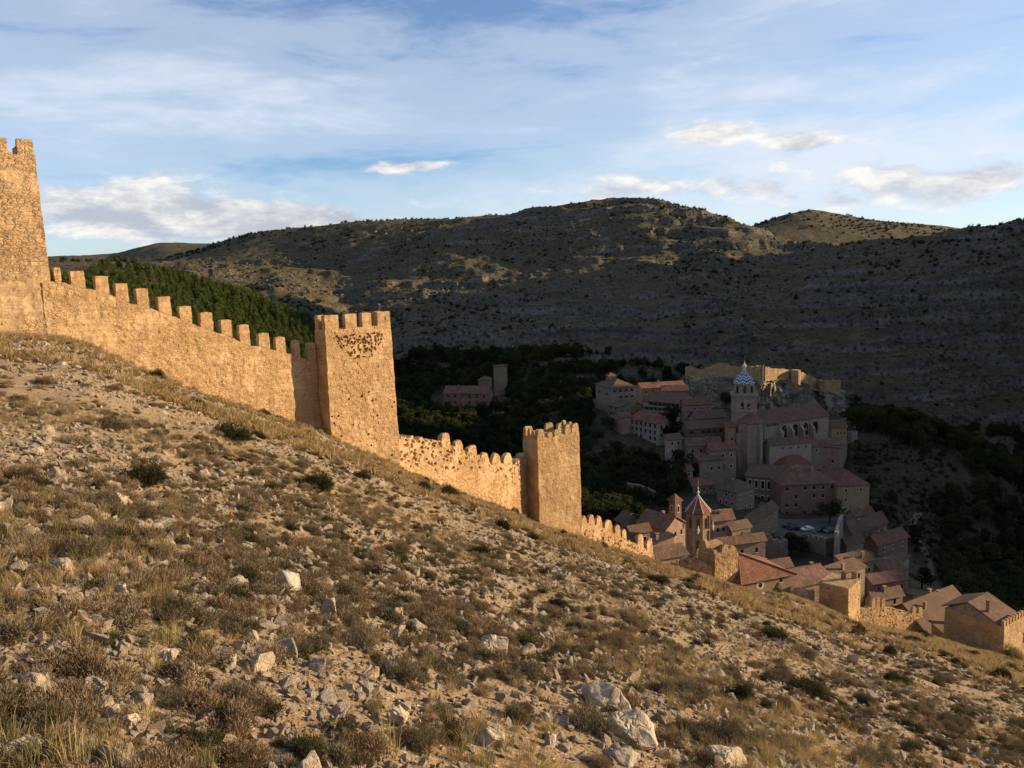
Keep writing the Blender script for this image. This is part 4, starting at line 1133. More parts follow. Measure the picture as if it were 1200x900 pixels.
# ------------------------------------------------------------------ town: houses
def facade(mb, A, B, z0, z1, holes=(), dep=.22):
    """a wall face from A to B (outward = right of A->B) with real openings: holes = [(s0, s1, za, zb)]"""
    A = np.array(A, float); B = np.array(B, float); L = np.linalg.norm(B - A); e = (B - A) / L; n = np.array([e[1], -e[0]])
    xs = sorted({0.0, L, *[h[0] for h in holes], *[h[1] for h in holes]}); zs = sorted({z0, z1, *[h[2] for h in holes], *[h[3] for h in holes]})
    pt = lambda s, z, d=0.0: (A[0] + e[0] * s - n[0] * d, A[1] + e[1] * s - n[1] * d, z)
    for i in range(len(xs) - 1):
        for j in range(len(zs) - 1):
            xm, zm = (xs[i] + xs[i+1]) / 2, (zs[j] + zs[j+1]) / 2
            if any(h[0] < xm < h[1] and h[2] < zm < h[3] for h in holes): continue
            mb.quad(pt(xs[i], zs[j]), pt(xs[i+1], zs[j]), pt(xs[i+1], zs[j+1]), pt(xs[i], zs[j+1]))
    for a, b, c, d in holes:
        mb.quad(pt(a, c, dep), pt(a, c), pt(a, d), pt(a, d, dep)); mb.quad(pt(b, c), pt(b, c, dep), pt(b, d, dep), pt(b, d))
        mb.quad(pt(a, d), pt(b, d), pt(b, d, dep), pt(a, d, dep)); mb.quad(pt(a, c, dep), pt(b, c, dep), pt(b, c), pt(a, c))
        mb.quad(pt(a, c, dep + .1), pt(b, c, dep + .1), pt(b, d, dep + .1), pt(a, d, dep + .1))

def _window_mesh(kind):
    """a window one metre square, standing in the x-z plane, facing -y"""
    fr = MB(); m = [M['wood'], M['glass'], M['trim']]
    w = .09
    if kind == 'window':
        fr.box((0, -.03, 0), (w, .03, 1)); fr.box((1 - w, -.03, 0), (1, .03, 1)); fr.box((w, -.03, 0), (1 - w, .03, .07)); fr.box((w, -.03, .93), (1 - w, .03, 1))
        fr.box((.47, -.025, .07), (.53, .025, .93)); fr.box((-.1, -.30, -.10), (1.1, -.06, -.012), 2)
    elif kind == 'door':
        fr.box((0, -.03, 0), (1, .02, 1)); fr.box((.46, -.05, .02), (.54, -.031, .98), 0)
    return fr.mesh(kind, m)
def _framed():
    f = MB(); q = -.245
    for lo, hi in (((-.16, q, -.12), (0, q + .05, 1.14)), ((1, q, -.12), (1.16, q + .05, 1.14)), ((0, q, 1), (1, q + .05, 1.14)), ((0, q - .06, -.12), (1, q + .05, -.02))): f.box(lo, hi)
    return f.mesh('surround', M['trim'])
SURR_ME = _framed()
_bm = MB(); _bm.box((-.35, -1.0, -.12), (1.35, -.2, -.03))
for _k in range(12): _bm.box((-.33 + .15 * _k, -.99, -.03), (-.305 + .15 * _k, -.965, .42))
_bm.box((-.35, -1.0, .42), (1.35, -.955, .46)); BALC_ME = _bm.mesh('balcony', M['iron'])
WIN_ME = _window_mesh('window'); DOOR_ME = _window_mesh('door')
_pb = MB(); _pb.box((.09, -.005, .07), (.91, .005, .93)); PANE_ME = _pb.mesh('pane', M['glass'])
SHUT_ME = []
for _x in (-.62, 1.06):
    _pb = MB(); _pb.box((_x, -.30, 0), (_x + .56, -.24, 1)); SHUT_ME.append(_pb.mesh('shutter', M['shutter']))

def place_opening(root, A, e, n, s0, s1, za, zb, kind='window', dep=.22, shutters=False, surround=False, balcony=False):
    o = link(kind, DOOR_ME if kind == 'door' else WIN_ME, root)
    off = wloc(root)
    p = Vector((A[0] + e[0] * s0 - n[0] * (dep - .05), A[1] + e[1] * s0 - n[1] * (dep - .05), za)) - off
    o.location = p; o.rotation_euler = (0, 0, atan2(e[1], e[0])); o.scale = (s1 - s0, 1, zb - za)
    if kind == 'window':
        link('pane', PANE_ME, o)
        if surround: link('surround', SURR_ME, o)
        if balcony: link('balcony', BALC_ME, o)
        for sm in (SHUT_ME if shutters else []): link('shutter', sm, o)
    return o

def roof_slab(mb, pts, t=.2, mi=0):
    """one sloping roof plane: eave from pts[0] to pts[1]; then up to the ridge (3 or 4 points)"""
    P = [np.array(p, float) for p in pts]; n = np.cross(P[1] - P[0], P[-1] - P[0]); n /= np.linalg.norm(n)
    if n[2] < 0: n = -n
    e = P[1] - P[0]; e /= np.linalg.norm(e); v = np.cross(n, e)
    uv = [(float(np.dot(p - P[0], e)), abs(float(np.dot(p - P[0], v)))) for p in P]
    k = len(P); low = [p - n * t for p in P]
    mb.add(P + low, [tuple(range(k))] + [tuple(range(2 * k - 1, k - 1, -1))] + [(i, i + k, (i + 1) % k + k, (i + 1) % k) for i in range(k)],
           uv=[uv, uv[::-1]] + [[uv[i], uv[i], uv[(i + 1) % k], uv[(i + 1) % k]] for i in range(k)], mi=mi)

def make_roof(root, Pt, z, kind, rise, mat, over=.45, chim=0, seed=0, gables=None, wallmat=None):
    """Pt: corners C, R, back, L (xy); z: eaves. kind: gableR (ridge along C-R), gableL, hip, pyramid, shedR, shedL, flat"""
    C, R, B, L = [np.array(p, float) for p in Pt]
    eR = (R - C) / np.linalg.norm(R - C); eL = (L - C) / np.linalg.norm(L - C)
    c0 = C - eR * over - eL * over; r0 = R + eR * over - eL * over; b0 = B + eR * over + eL * over; l0 = L - eR * over + eL * over
    V = lambda p, zz: (p[0], p[1], zz)
    mb = MB(); ze = z - .05; top = None
    wl = np.linalg.norm(R - C); dl = np.linalg.norm(L - C)
    if kind == 'gableR':
        m0, m1 = (c0 + l0) / 2, (r0 + b0) / 2
        roof_slab(mb, [V(c0, ze), V(r0, ze), V(m1, z + rise), V(m0, z + rise)]); roof_slab(mb, [V(b0, ze), V(l0, ze), V(m0, z + rise), V(m1, z + rise)])
        top = ((C + L) / 2, (R + B) / 2)
    elif kind == 'gableL':
        m0, m1 = (c0 + r0) / 2, (l0 + b0) / 2
        roof_slab(mb, [V(l0, ze), V(c0, ze), V(m0, z + rise), V(m1, z + rise)]); roof_slab(mb, [V(r0, ze), V(b0, ze), V(m1, z + rise), V(m0, z + rise)])
        top = ((C + R) / 2, (L + B) / 2)
    elif kind in ('hip', 'pyramid'):
        if kind == 'pyramid': m0 = m1 = (c0 + b0) / 2
        elif wl >= dl:
            k = min(.48, .5 * dl / wl); m0 = (c0 + l0) / 2 * (1 - k) + (r0 + b0) / 2 * k; m1 = (c0 + l0) / 2 * k + (r0 + b0) / 2 * (1 - k)
        else:
            k = min(.48, .5 * wl / dl); m0 = (c0 + r0) / 2 * (1 - k) + (l0 + b0) / 2 * k; m1 = (c0 + r0) / 2 * k + (l0 + b0) / 2 * (1 - k)
        zr = z + rise
        if kind == 'pyramid':
            for a, b in ((c0, r0), (r0, b0), (b0, l0), (l0, c0)): roof_slab(mb, [V(a, ze), V(b, ze), V(m0, zr)])
        elif wl >= dl:
            roof_slab(mb, [V(c0, ze), V(r0, ze), V(m1, zr), V(m0, zr)]); roof_slab(mb, [V(b0, ze), V(l0, ze), V(m0, zr), V(m1, zr)])
            roof_slab(mb, [V(r0, ze), V(b0, ze), V(m1, zr)]); roof_slab(mb, [V(l0, ze), V(c0, ze), V(m0, zr)])
        else:
            roof_slab(mb, [V(l0, ze), V(c0, ze), V(m0, zr), V(m1, zr)]); roof_slab(mb, [V(r0, ze), V(b0, ze), V(m1, zr), V(m0, zr)])
            roof_slab(mb, [V(c0, ze), V(r0, ze), V(m0, zr)]); roof_slab(mb, [V(b0, ze), V(l0, ze), V(m1, zr)])
    elif kind == 'shedR': roof_slab(mb, [V(c0, ze), V(r0, ze), V(b0, z + rise), V(l0, z + rise)])
    elif kind == 'shedL': roof_slab(mb, [V(l0, ze), V(c0, ze), V(r0, z + rise), V(b0, z + rise)])
    elif kind == 'shedD': roof_slab(mb, [V(r0, ze), V(b0, ze), V(l0, z + rise), V(c0, z + rise)])      # falls to the right
    else: roof_slab(mb, [V(c0, z), V(r0, z), V(b0, z), V(l0, z)], .3)
    # ridge and hip tiles
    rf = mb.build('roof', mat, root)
    rr = random.Random(seed * 13 + 5)
    for k in range(chim):
        f, g = rr.uniform(.25, .75), rr.uniform(.3, .7); p = C + (R - C) * f + (L - C) * g; cb = MB(); h = rise * .75 + rr.uniform(.6, 1.2)
        cb.box((-.34, -.28, z - .1), (.34, .28, z + h), R=[[eR[0], eL[0], 0], [eR[1], eL[1], 0], [0, 0, 1]], o=(p[0], p[1], 0))
        cb.box((-.44, -.38, z + h), (.44, .38, z + h + .14), R=[[eR[0], eL[0], 0], [eR[1], eL[1], 0], [0, 0, 1]], o=(p[0], p[1], 0))
        cb.build('chimney', rr.choice([M['pink'], M['stone'], M['ochre']]), rf)
    return rf

def grid_windows(L, z0, z1, rows, cols, ww, wh, margin, door, rr, skip=.0, storey=None):
    out = []
    st = storey or (z1 - z0) / rows
    for i in range(rows):
        for j in range(cols):
            if rr.random() < skip: continue
            s = margin + (L - 2 * margin) * (j + .5) / cols; zc = z1 - st * (i + .52)
            if zc - wh / 2 < z0 + .2: continue
            isdoor = door and i == rows - 1 and j == cols // 2
            h = (s - ww / 2, s + ww / 2, zc - wh / 2, zc + wh / 2)
            if isdoor: h = (s - .6, s + .6, max(z0 + .02, zc - 1.3), zc + .9)
            out.append((h, 'door' if isdoor else 'window'))
    return out

HN = [0]
def house(label, px, pe, pb, Y, th, pxr, pxl, wall, roof='gableR', rise=2.0, tile='tile', wr=(0, 0), wl=(0, 0), ww=.8, wh=1.2, chim=0, skip=.1, door=False, dmin=5.0,
          name='house', cat='house', group='houses of the old town', deep=5.0, shut=False, dl=None, wd=None, balc=0):
    """px: column of the near corner; pe, pb: rows of eave and foot there; pxr, pxl: columns where the right and left faces end (pxl None: depth dl)"""
    HN[0] += 1; rr = random.Random(HN[0] * 7 + 1)
    th = rad(th); C = at(px, pe, Y); z1 = C[2]; z0 = at(px, pb, Y)[2]
    e = np.array([cos(th), sin(th)]); b = np.array([-sin(th), cos(th)])
    w = wd if wd else abs(reach(C, e, pxr)); d = dl if dl else max(dmin if pxl is None else 2.5, abs(reach(C, b, pxl)) if pxl is not None else dmin)
    w = min(w, 45); d = min(d, 45)
    Cx = C[:2]; Rx = Cx + e * w; Bx = Rx + b * d; Lx = Cx + b * d; cen = (Cx + Bx) / 2
    root = empty(name, (cen[0], cen[1], z0), label, cat, group)
    mb = MB(); zf = min(z0, min(gz(*p) for p in (Cx, Rx, Lx))) - deep * .3
    fl = []
    for (A, B, spec) in ((Cx, Rx, wr), (Lx, Cx, wl)):
        L = np.linalg.norm(B - A); hs = []
        if spec[0]: hs = grid_windows(L, z0, z1, spec[0], spec[1], ww, wh, .4, door and A is Cx, rr, skip)
        facade(mb, A, B, zf, z1, [h for h, _ in hs])
        ee = (B - A) / L; n = np.array([ee[1], -ee[0]])
        fl += [(A, ee, n, h, k) for h, k in hs]
    facade(mb, Rx, Bx, zf, z1); facade(mb, Bx, Lx, zf, z1)
    V = lambda p, z: (p[0], p[1], z)
    if roof == 'gableR':
        for p, q in ((Lx, Cx), (Rx, Bx)): mb.add([V(p, z1), V(q, z1), V((p + q) / 2, z1 + rise - .18)], [(0, 1, 2)])
    elif roof == 'gableL':
        for p, q in ((Cx, Rx), (Bx, Lx)): mb.add([V(p, z1), V(q, z1), V((p + q) / 2, z1 + rise - .18)], [(0, 1, 2)])
    elif roof in ('shedR', 'shedL', 'shedD'):
        hi = {'shedR': (Bx, Lx), 'shedL': (Rx, Bx), 'shedD': (Lx, Cx)}[roof]; lo = {'shedR': (Rx, Cx), 'shedL': (Cx, Lx), 'shedD': (Bx, Rx)}[roof]
        mb.quad(V(hi[0], z1), V(hi[1], z1), V(hi[1], z1 + rise - .15), V(hi[0], z1 + rise - .15))
        mb.add([V(lo[0], z1), V(hi[0], z1), V(hi[0], z1 + rise - .15)], [(0, 1, 2)]); mb.add([V(hi[1], z1), V(lo[1], z1), V(hi[1], z1 + rise - .15)], [(0, 1, 2)])
    mb.build('wall', M[wall], root)
    sur = rr.random() < .45 and wall in ('pink', 'red', 'ochre', 'stone')
    zrow = sorted({round(h[2], 1) for *_, h, k in fl}, reverse=True)
    for A, ee, n, h, k in fl: place_opening(root, A, ee, n, *h, kind=k, shutters=shut and k == 'window', surround=sur, balcony=balc and k == 'window' and abs(h[2] - zrow[min(balc, len(zrow) - 1)]) < .2)
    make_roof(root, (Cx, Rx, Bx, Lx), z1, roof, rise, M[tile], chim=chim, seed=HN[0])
    return root, (Cx, Rx, Bx, Lx), z1

H = house
# upper quarter, far left of the town
H('house under a broad tiled roof at the far upper left of town', 716, 455, 470, 350, 18, 745, 698, 'stone', 'hip', 3.2, 'tile_brown', (2, 4), (1, 2), chim=1, shut=True)
H('squat tiled turret rising from the upper left roofs', 713, 441, 452, 362, 10, 722, 710, 'pink', 'pyramid', 1.6, 'tile_red', (1, 2), dmin=3)
H('long low red-roofed row below the castle rock', 752, 455, 464, 372, 6, 803, 745, 'pink', 'gableR', 2.0, 'tile_red', (1, 6), chim=2)
H('red-roofed house behind the long white house', 776, 458, 468, 362, -4, 806, None, 'red', 'gableR', 2.2, 'tile_red', (1, 3), chim=1)
H('long white and pink house with many windows and a brown ridge roof', 797, 473, 490, 338, 52, 816, 754, 'white', 'gableL', 3.0, 'tile_brown', (2, 3), (3, 8), chim=1, ww=1.0, wh=1.5, shut=True)
H('pink house with a flat red roof, right of the long white house', 802, 475, 492, 334, 6, 834, 797, 'pink', 'gableR', 2.4, 'tile_red', (2, 4), chim=1)
H('small grey house on the rocks at the left edge of town', 725, 477, 489, 342, 28, 739, 712, 'grey', 'shedL', 1.8, 'tile_brown', (1, 2), (2, 2))
H('low mauve-roofed house beside the rocks at the left edge', 728, 489, 500, 328, 22, 740, 716, 'pink', 'gableR', 1.5, 'tile_mauve', (1, 1), (1, 2))
H('big four-storey white house with rows of balcony windows and a reddish end wall', 771, 496.5, 526, 318, 36, 785.5, 737, 'white', 'hip', 3.6, 'tile', (3, 2), (4, 6), ww=1.1, wh=1.7, skip=.06, balc=1)
H('brown-roofed house stepping down behind the dark round tree', 816, 491, 504, 322, 10, 851, 808, 'pink', 'gableR', 2.8, 'tile_brown', (1, 4), (1, 1), chim=1)
H('reddish house with a row of white-framed windows', 806, 503, 521, 311, 8, 849, 798, 'red', 'gableR', 2.6, 'tile_brown', (2, 6), (1, 1), ww=1.0, wh=1.4, shut=True)
H('narrow white house above the dark cypresses', 783, 516, 542, 298, 20, 800, 780, 'white', 'shedR', 1.8, 'tile_brown', (3, 2), wh=1.3)
H('stone house with a brown roof beside the church apse', 806, 523, 546, 294, 6, 846, 800, 'stone', 'gableR', 2.6, 'tile_brown', (2, 4), chim=1)
H('pink house wedged against the foot of the church tower', 832, 528, 554, 289, 8, 863, 826, 'pink', 'gableR', 2.2, 'tile', (2, 3), door=True)
H('orange lean-to at the foot of the belfry', 854, 500, 528, 300, 5, 862, None, 'ochre', 'shedR', 1.2, 'tile_red', (1, 1), dmin=4)
H('stone house in the shade between plaza and apse', 820, 540, 560, 285, 12, 848, 812, 'grey', 'shedR', 1.6, 'tile_brown', (1, 3))
# around the plaza
H('stone house with a lighter left face below the plaza street', 863, 577, 606, 262, 40, 884, 840, 'stone', 'hip', 2.6, 'tile_brown', (2, 3), (3, 3), chim=1)
H('long pink house with tall dark windows stepping down from the church', 914, 561, 596, 279, 60, 926, 874, 'pink', 'gableL', 2.6, 'tile_brown', (2, 1), (2, 5), ww=1.1, wh=2.8, skip=.0)
H('large red mansion with a hipped tile roof above the parked cars', 916, 568.5, 607, 270, 3, 982, None, 'red', 'hip', 5.0, 'tile_mauve', (4, 6), ww=.9, wh=1.3, skip=.3, dmin=16, chim=2, door=True)
H('upper storey block with a peaked red roof behind the mansion', 914, 552, 568, 287, 3, 962, None, 'red', 'hip', 4.4, 'tile_red', (1, 4), dmin=12, chim=1)
H('beige wing with two small windows joined to the right of the mansion', 981.5, 569.5, 602, 268.5, 4, 1019, None, 'ochre', 'hip', 4.2, 'tile_mauve', (3, 2), ww=.8, wh=.9, dmin=18, skip=.25)
H('pink house with a pale right gable, under the nave', 984, 529, 553, 300, 58, 993, 943, 'pink', 'shedD', 1.6, 'tile_mauve', (1, 1), (1, 3))
H('low dark-roofed house with a white wall strip below the nave', 902, 522, 531, 295, 10, 951, 897, 'white', 'gableR', 2.2, 'tile_brown', (1, 5), ww=.7, wh=.8)
H('dark lean-to roof joining the nave on its right', 950, 524, 532, 302, 12, 986, 946, 'stone', 'shedR', 2.4, 'tile_brown', (1, 3))
H('small orange house with arched windows right of the church', 975, 501.5, 515, 322, 8, 992.5, 972, 'ochre', 'shedR', 2.8, 'tile_brown', (1, 4), ww=.6, wh=1.2)
H('yellow house lit by the sun, its end wall turned to the plaza', 880, 615, 633, 234, 49, 912, 864, 'ochre', 'gableR', 2.4, 'tile_brown', (2, 4), (1, 2), ww=.8, wh=1.0, skip=.2)
# below the wall
H('pink house with a beige end wall left of the octagonal belfry', 779.5, 621, 640, 193, 42, 803, 747, 'pink', 'gableL', 2.7, 'tile', (1, 3), (1, 2), ww=.8, wh=1.3, chim=1)
H('orange tiled turret beside the belfry', 791, 588, 606, 206, 30, 798.5, 786, 'red', 'pyramid', 1.9, 'tile_red', (1, 1), (1, 1), ww=.7, wh=1.6)
H('grey gabled house at the edge of the dark wood', 729, 612, 630, 200, 35, 750, 722, 'grey', 'gableL', 2.0, 'tile_brown', (1, 2), dmin=7)
H('mauve-roofed house behind the octagonal belfry', 836, 611, 632, 214, 15, 860, 828, 'pink', 'gableR', 2.6, 'tile_mauve', (1, 3), chim=1)
H('house tucked between belfry and yellow house under a brown roof', 858, 622, 640, 214, 25, 880, 846, 'stone', 'gableR', 1.8, 'tile_brown', (1, 2))
H('long brown-roofed shed behind the rounded ruin', 842, 640, 660, 184, 14, 897, 838, 'stone', 'gableR', 1.7, 'tile_brown', (1, 3), chim=1)
H('tumbledown low house at the end of the broken wall', 772, 655, 672, 164, 20, 806, 764, 'stone', 'shedR', 1.5, 'tile_brown', (1, 2))
H('low shed with a mauve roof in front of the belfry', 760, 640, 660, 176, 25, 790, 752, 'pink', 'shedL', 1.4, 'tile_mauve', (1, 2), chim=1)
H('mauve-roofed long house between the red-roofed chapel and the flat-topped tower', 930, 688, 704, 167, 20, 976, 922, 'stone', 'gableR', 1.9, 'tile_mauve', (1, 2), dmin=9, dl=9)
H('brown shed roof behind the flat-topped tower', 975, 676, 694, 176, 30, 1014, 962, 'stone', 'shedR', 1.2, 'tile_brown', (1, 3), chim=1)
# right-hand quarter below the cliff
H('tiled house at the foot of the beige wing', 1000, 628, 657, 232, 36, 1040, 984, 'grey', 'gableR', 3.4, 'tile_mauve', (2, 3), (2, 2), chim=1)
H('red-walled house stepping down the right edge of town', 1029, 640, 664, 224, 30, 1064, 1012, 'red', 'gableR', 2.6, 'tile', (2, 3), (1, 2), chim=2)
H('pale pink house with one window at the right edge of town', 1050, 634, 655, 236, 40, 1064, 1034, 'pink', 'shedD', 1.6, 'tile_mauve', (1, 1), (1, 2))
H('tall narrow white house at the cliff edge', 1054, 660, 684, 212, 30, 1065, 1046, 'white', 'shedL', 1.4, 'tile', (2, 1), (2, 1), ww=.9, wh=1.2)
H('rubble house with a wide brown roof above the small wall', 1036, 672, 700, 198, 20, 1062, 1008, 'stone', 'gableR', 2.6, 'tile_brown', (2, 3), (1, 3), chim=1)
H('long low brown house above the thin merlons', 1024, 684, 700, 184, 14, 1063, 1016, 'red', 'shedR', 1.4, 'tile_mauve', (1, 4))
H('pink low house behind the flat-topped tower, with a pale eave', 990, 662, 684, 190, 20, 1024, 980, 'pink', 'shedR', 1.5, 'tile_brown', (1, 4), chim=1)
H('gabled brown house just behind the thin merlons', 1037, 711, 724, 180, 32, 1070, 1026, 'stone', 'gableL', 2.2, 'tile_brown', (1, 1), chim=1)
H('wide brown-roofed house behind the short sunlit wall', 1086, 741, 756, 160, 30, 1142, 1058, 'stone', 'gableR', 4.6, 'tile_brown', (0, 0), (0, 0), chim=3, dl=11)
H('low shed with a pale lit gable at the end of the sunlit wall', 1106, 750, 760, 158, 30, 1136, 1090, 'ochre', 'gableL', 1.0, 'tile_brown', dl=5)
H('brown-roofed annexe left of the tower house at the right edge', 1106, 741, 757, 146, 30, 1146, 1094, 'stone', 'shedR', 1.5, 'tile_brown', chim=1)

H('tiny stone outhouse with a lean-to roof below the yellow house', 862, 633, 645, 218, 20, 880, 852, 'stone', 'shedR', 1.3, 'tile_brown', (1, 1))
H('pink house with a brown roof at the left end of the terrace', 790, 553, 571, 282, 14, 812, 782, 'pink', 'gableR', 2.0, 'tile_brown', (2, 3), (1, 1))
H('grey house half hidden by the trees under the narrow white house', 812, 570, 590, 272, 18, 838, 803, 'grey', 'gableR', 2.2, 'tile', (2, 3), (1, 1), chim=1)
H('ochre house between the mansion and the shaded grey wall', 1002, 606, 626, 250, 24, 1024, 992, 'ochre', 'gableR', 2.2, 'tile', (2, 2), (1, 1), chim=1)
H('small brown-roofed house wedged beside the grey climbing wall', 992, 640, 660, 214, 26, 1012, 986, 'stone', 'gableR', 2.0, 'tile_brown', (1, 2), (1, 1))
H('pink cottage with a red roof at the foot of the thin grey wall', 1012, 658, 676, 203, 22, 1034, 1004, 'pink', 'gableL', 2.0, 'tile_red', (1, 2), (1, 1))
H('mauve-roofed house above the brown shed beside the chapel', 905, 667, 682, 182, 16, 928, 896, 'pink', 'gableR', 1.8, 'tile_mauve', (1, 2))
H('low house with a patched roof between chapel and shaded tower', 936, 675, 690, 182, 18, 964, 928, 'stone', 'gableR', 1.8, 'tile_brown', (1, 3), chim=1)
H('low tiled house just behind the tooth-shaped merlons', 740, 626, 642, 186, 22, 762, 732, 'stone', 'gableR', 1.7, 'tile_brown', (1, 2))

H('low brown-roofed house filling the gap behind the thin merlons', 1024, 705, 716, 172, 20, 1058, 1016, 'ochre', 'gableR', 2.0, 'tile_brown', (1, 2), chim=1)

# red-roofed chapel below the rounded ruin, with its round window
def chapel():
    C = at(869, 684, 151); th = rad(20); e = np.array([cos(th), sin(th)]); b = np.array([-sin(th), cos(th)])
    w = abs(reach(C, e, 929.5)); d = 8.5; z1 = C[2]; z0 = at(869, 694, 151)[2]
    Cx = C[:2]; Rx = Cx + e * w; Bx = Rx + b * d; Lx = Cx + b * d; cen = (Cx + Bx) / 2
    root = empty('chapel', (cen[0], cen[1], z0), 'red-roofed chapel with a round window, beside the rounded ruin', 'chapel', 'houses of the old town')
    mb = MB(); zf = min(gz(*Cx), gz(*Rx)) - 2
    s1 = reach(C, e, 891); s2 = reach(C, e, 915.5); zc = at(891, 686, 152.5)[2]
    hs = [(s1 - .55, s1 + .55, zc - .55, zc + .55), (s2 - .35, s2 + .35, zc - .2, zc + 1.3)]
    facade(mb, Cx, Rx, zf, z1, hs); facade(mb, Rx, Bx, zf, z1); facade(mb, Bx, Lx, zf, z1); facade(mb, Lx, Cx, zf, z1)
    mb.build('wall', M['ochre'], root)
    n = np.array([e[1], -e[0]])
    ring = MB(); V = []; Fs = []; m = 20
    for k in range(m):
        a = 2 * pi * k / m
        for q, dd in ((.5, .03), (.95, .03), (.95, -.03), (.5, -.03)):
            p = Cx + e * (s1 + q * cos(a)) + n * dd; V.append((p[0], p[1], zc + q * sin(a)))
    for k in range(m):
        for j in range(4): Fs.append((4*k+j, 4*((k+1) % m)+j, 4*((k+1) % m)+(j+1) % 4, 4*k+(j+1) % 4))
    ring.add(V, Fs); o = ring.build('round_window', M['trim'], root)
    place_opening(root, Cx, e, n, *hs[1])
    V = lambda p, z: (p[0], p[1], z)
    ap = Cx + e * 2.4 + b * d * .55; az_ = at(883, 648, 156)[2]
    o_ = .5; c0 = Cx - e * o_ - b * o_; r0 = Rx + e * o_ - b * o_; b0 = Bx + e * o_ + b * o_; l0 = Lx - e * o_ + b * o_
    rf = MB(); ze = z1 - .06
    for p, q in ((c0, r0), (r0, b0), (b0, l0), (l0, c0)): roof_slab(rf, [V(p, ze), V(q, ze), V(ap, az_)])
    r_ = rf.build('roof', M['tile_red'], root)
    rd = MB()
    for q in (c0, r0, b0, l0): rd.tube([V(q, ze + .1), V(ap, az_ + .08)], [.17, .17], 6)
    rd.build('ridge_tile', M['tile_red'], r_)
chapel()

def tower_house():
    """sunlit corner house with battlements, cut by the right edge"""
    C = at(1177, 735, 130); th = rad(34); e = np.array([cos(th), sin(th)]); b = np.array([-sin(th), cos(th)]); z1 = C[2]
    w = 7.5; d = min(11.5, abs(reach(C, b, 1107)))
    Cx = C[:2]; Rx = Cx + e * w; Bx = Rx + b * d; Lx = Cx + b * d; cen = (Cx + Bx) / 2
    root = empty('tower_house', (cen[0], cen[1], gz(*Cx)), 'stone corner house with a peaked brown roof, cut by the right edge of the frame', 'house', 'houses of the old town')
    mb = MB(); zf = min(gz(*Cx), gz(*Rx), gz(*Lx)) - 2
    for k, (A, B) in enumerate(((Cx, Rx), (Rx, Bx), (Bx, Lx), (Lx, Cx))):
        wall_face(mb, A, B, lambda q: zf, lambda q: z1, 80 + k, .25, .03, .003, z1 - 6)
    mb.build('wall', M['wall_gold'], root)
    for i in range(7):
        c = Cx + e * (w * (i + .3) / 7) + b * .3
        merlon_mesh(c, e, w / 7 * .55, .5, z1 - .1, z1 + 1.0, 83 + i).build('merlon', M['wall_gold'], root)
    V = lambda p, z: (p[0], p[1], z)
    rf = MB(); o = .5; zr = at(1165, 700, 137)[2]
    c0 = Cx + b * .8; r0 = Rx + b * .8; b0 = Bx + e * o + b * o; l0 = Lx - e * o + b * o
    m0, m1 = Cx + b * d * .62 + e * .2, Rx + b * d * .62
    roof_slab(rf, [V(c0, z1 + .02), V(r0, z1 + .02), V(m1, zr), V(m0, zr)]); roof_slab(rf, [V(b0, z1 + .4), V(l0, z1 + .4), V(m0, zr), V(m1, zr)])
    rfo = rf.build('roof', M['tile_brown'], root)
    ga = MB(); ga.add([V(Lx, z1 - .05), V(Cx + b * .9, z1 - .05), V(m0 + e * .02, zr - .2)], [(0, 1, 2)]); ga.add([V(Rx + b * .9, z1 - .05), V(Bx, z1 - .05), V(m1, zr - .2)], [(0, 1, 2)])
    ga.build('gable', M['stone'], root)
    ch = MB()
    for f, g in ((.2, .35),):
        p = Cx + e * w * f + b * d * g; ch.box((-.2, -.2, z1), (.2, .2, z1 + 3.2), o=(p[0], p[1], 0)); ch.box((-.28, -.28, z1 + 3.2), (.28, .28, z1 + 3.35), o=(p[0], p[1], 0))
    ch.build('chimney', M['pink'], rfo)
tower_house()

# chimneys standing on the flat-topped tower
for px_, py_, col_, lb in ((1000.5, 683, 'ochre', 'taller orange chimney on the flat-topped tower'), (988, 689, 'red', 'shorter orange chimney on the flat-topped tower')):
    p = at(px_, py_, 153.2); zt_ = at(994, 690, 148)[2]
    cb = MB(); cb.box((-.38, -.3, zt_ - .1), (.38, .3, zt_ + 1.15), o=(p[0], p[1], 0)); cb.box((-.5, -.42, zt_ + 1.15), (.5, .42, zt_ + 1.3), o=(p[0], p[1], 0)); cb.box((-.3, -.22, zt_ + 1.3), (.3, .22, zt_ + 1.55), o=(p[0], p[1], 0))
    o = cb.build('chimney', M[col_], None, loc=(p[0], p[1], zt_)); props(o, lb, 'chimney')

# hermitage on the far side of the valley, and its tall yellow neighbour
H('long brown hermitage with a tiled roof across the wooded valley', 520, 461, 475, 402, -14, 572, None, 'red', 'gableR', 3.4, 'tile', (2, 6), chim=1, dmin=9, name='hermitage', cat='building', group=None, ww=.9, wh=1.4)
H('square tiled turret at the right end of the hermitage', 560.5, 445, 468, 408, -10, 574, None, 'pink', 'pyramid', 1.8, 'tile', (1, 2), dmin=5, group=None, cat='turret', name='turret')
H('tall pale ruined tower among cypresses across the valley', 583, 429, 446, 425, 40, 594, 578, 'ochre', 'flat', .3, 'tile_brown', (0, 0), group=None, cat='tower', name='tower')
# ------------------------------------------------------------------ church, belfries, castle
def arch_pts(w, h, n=7):
    """outline of a round-headed opening, from lower left counter-clockwise seen from the front (x right, z up)"""
    r = w / 2; pts = [(-r, 0), (r, 0), (r, h - r)]
    for k in range(1, n): a = pi * k / n; pts.append((r * cos(a), h - r + r * sin(a)))
    pts.append((-r, h - r)); return pts

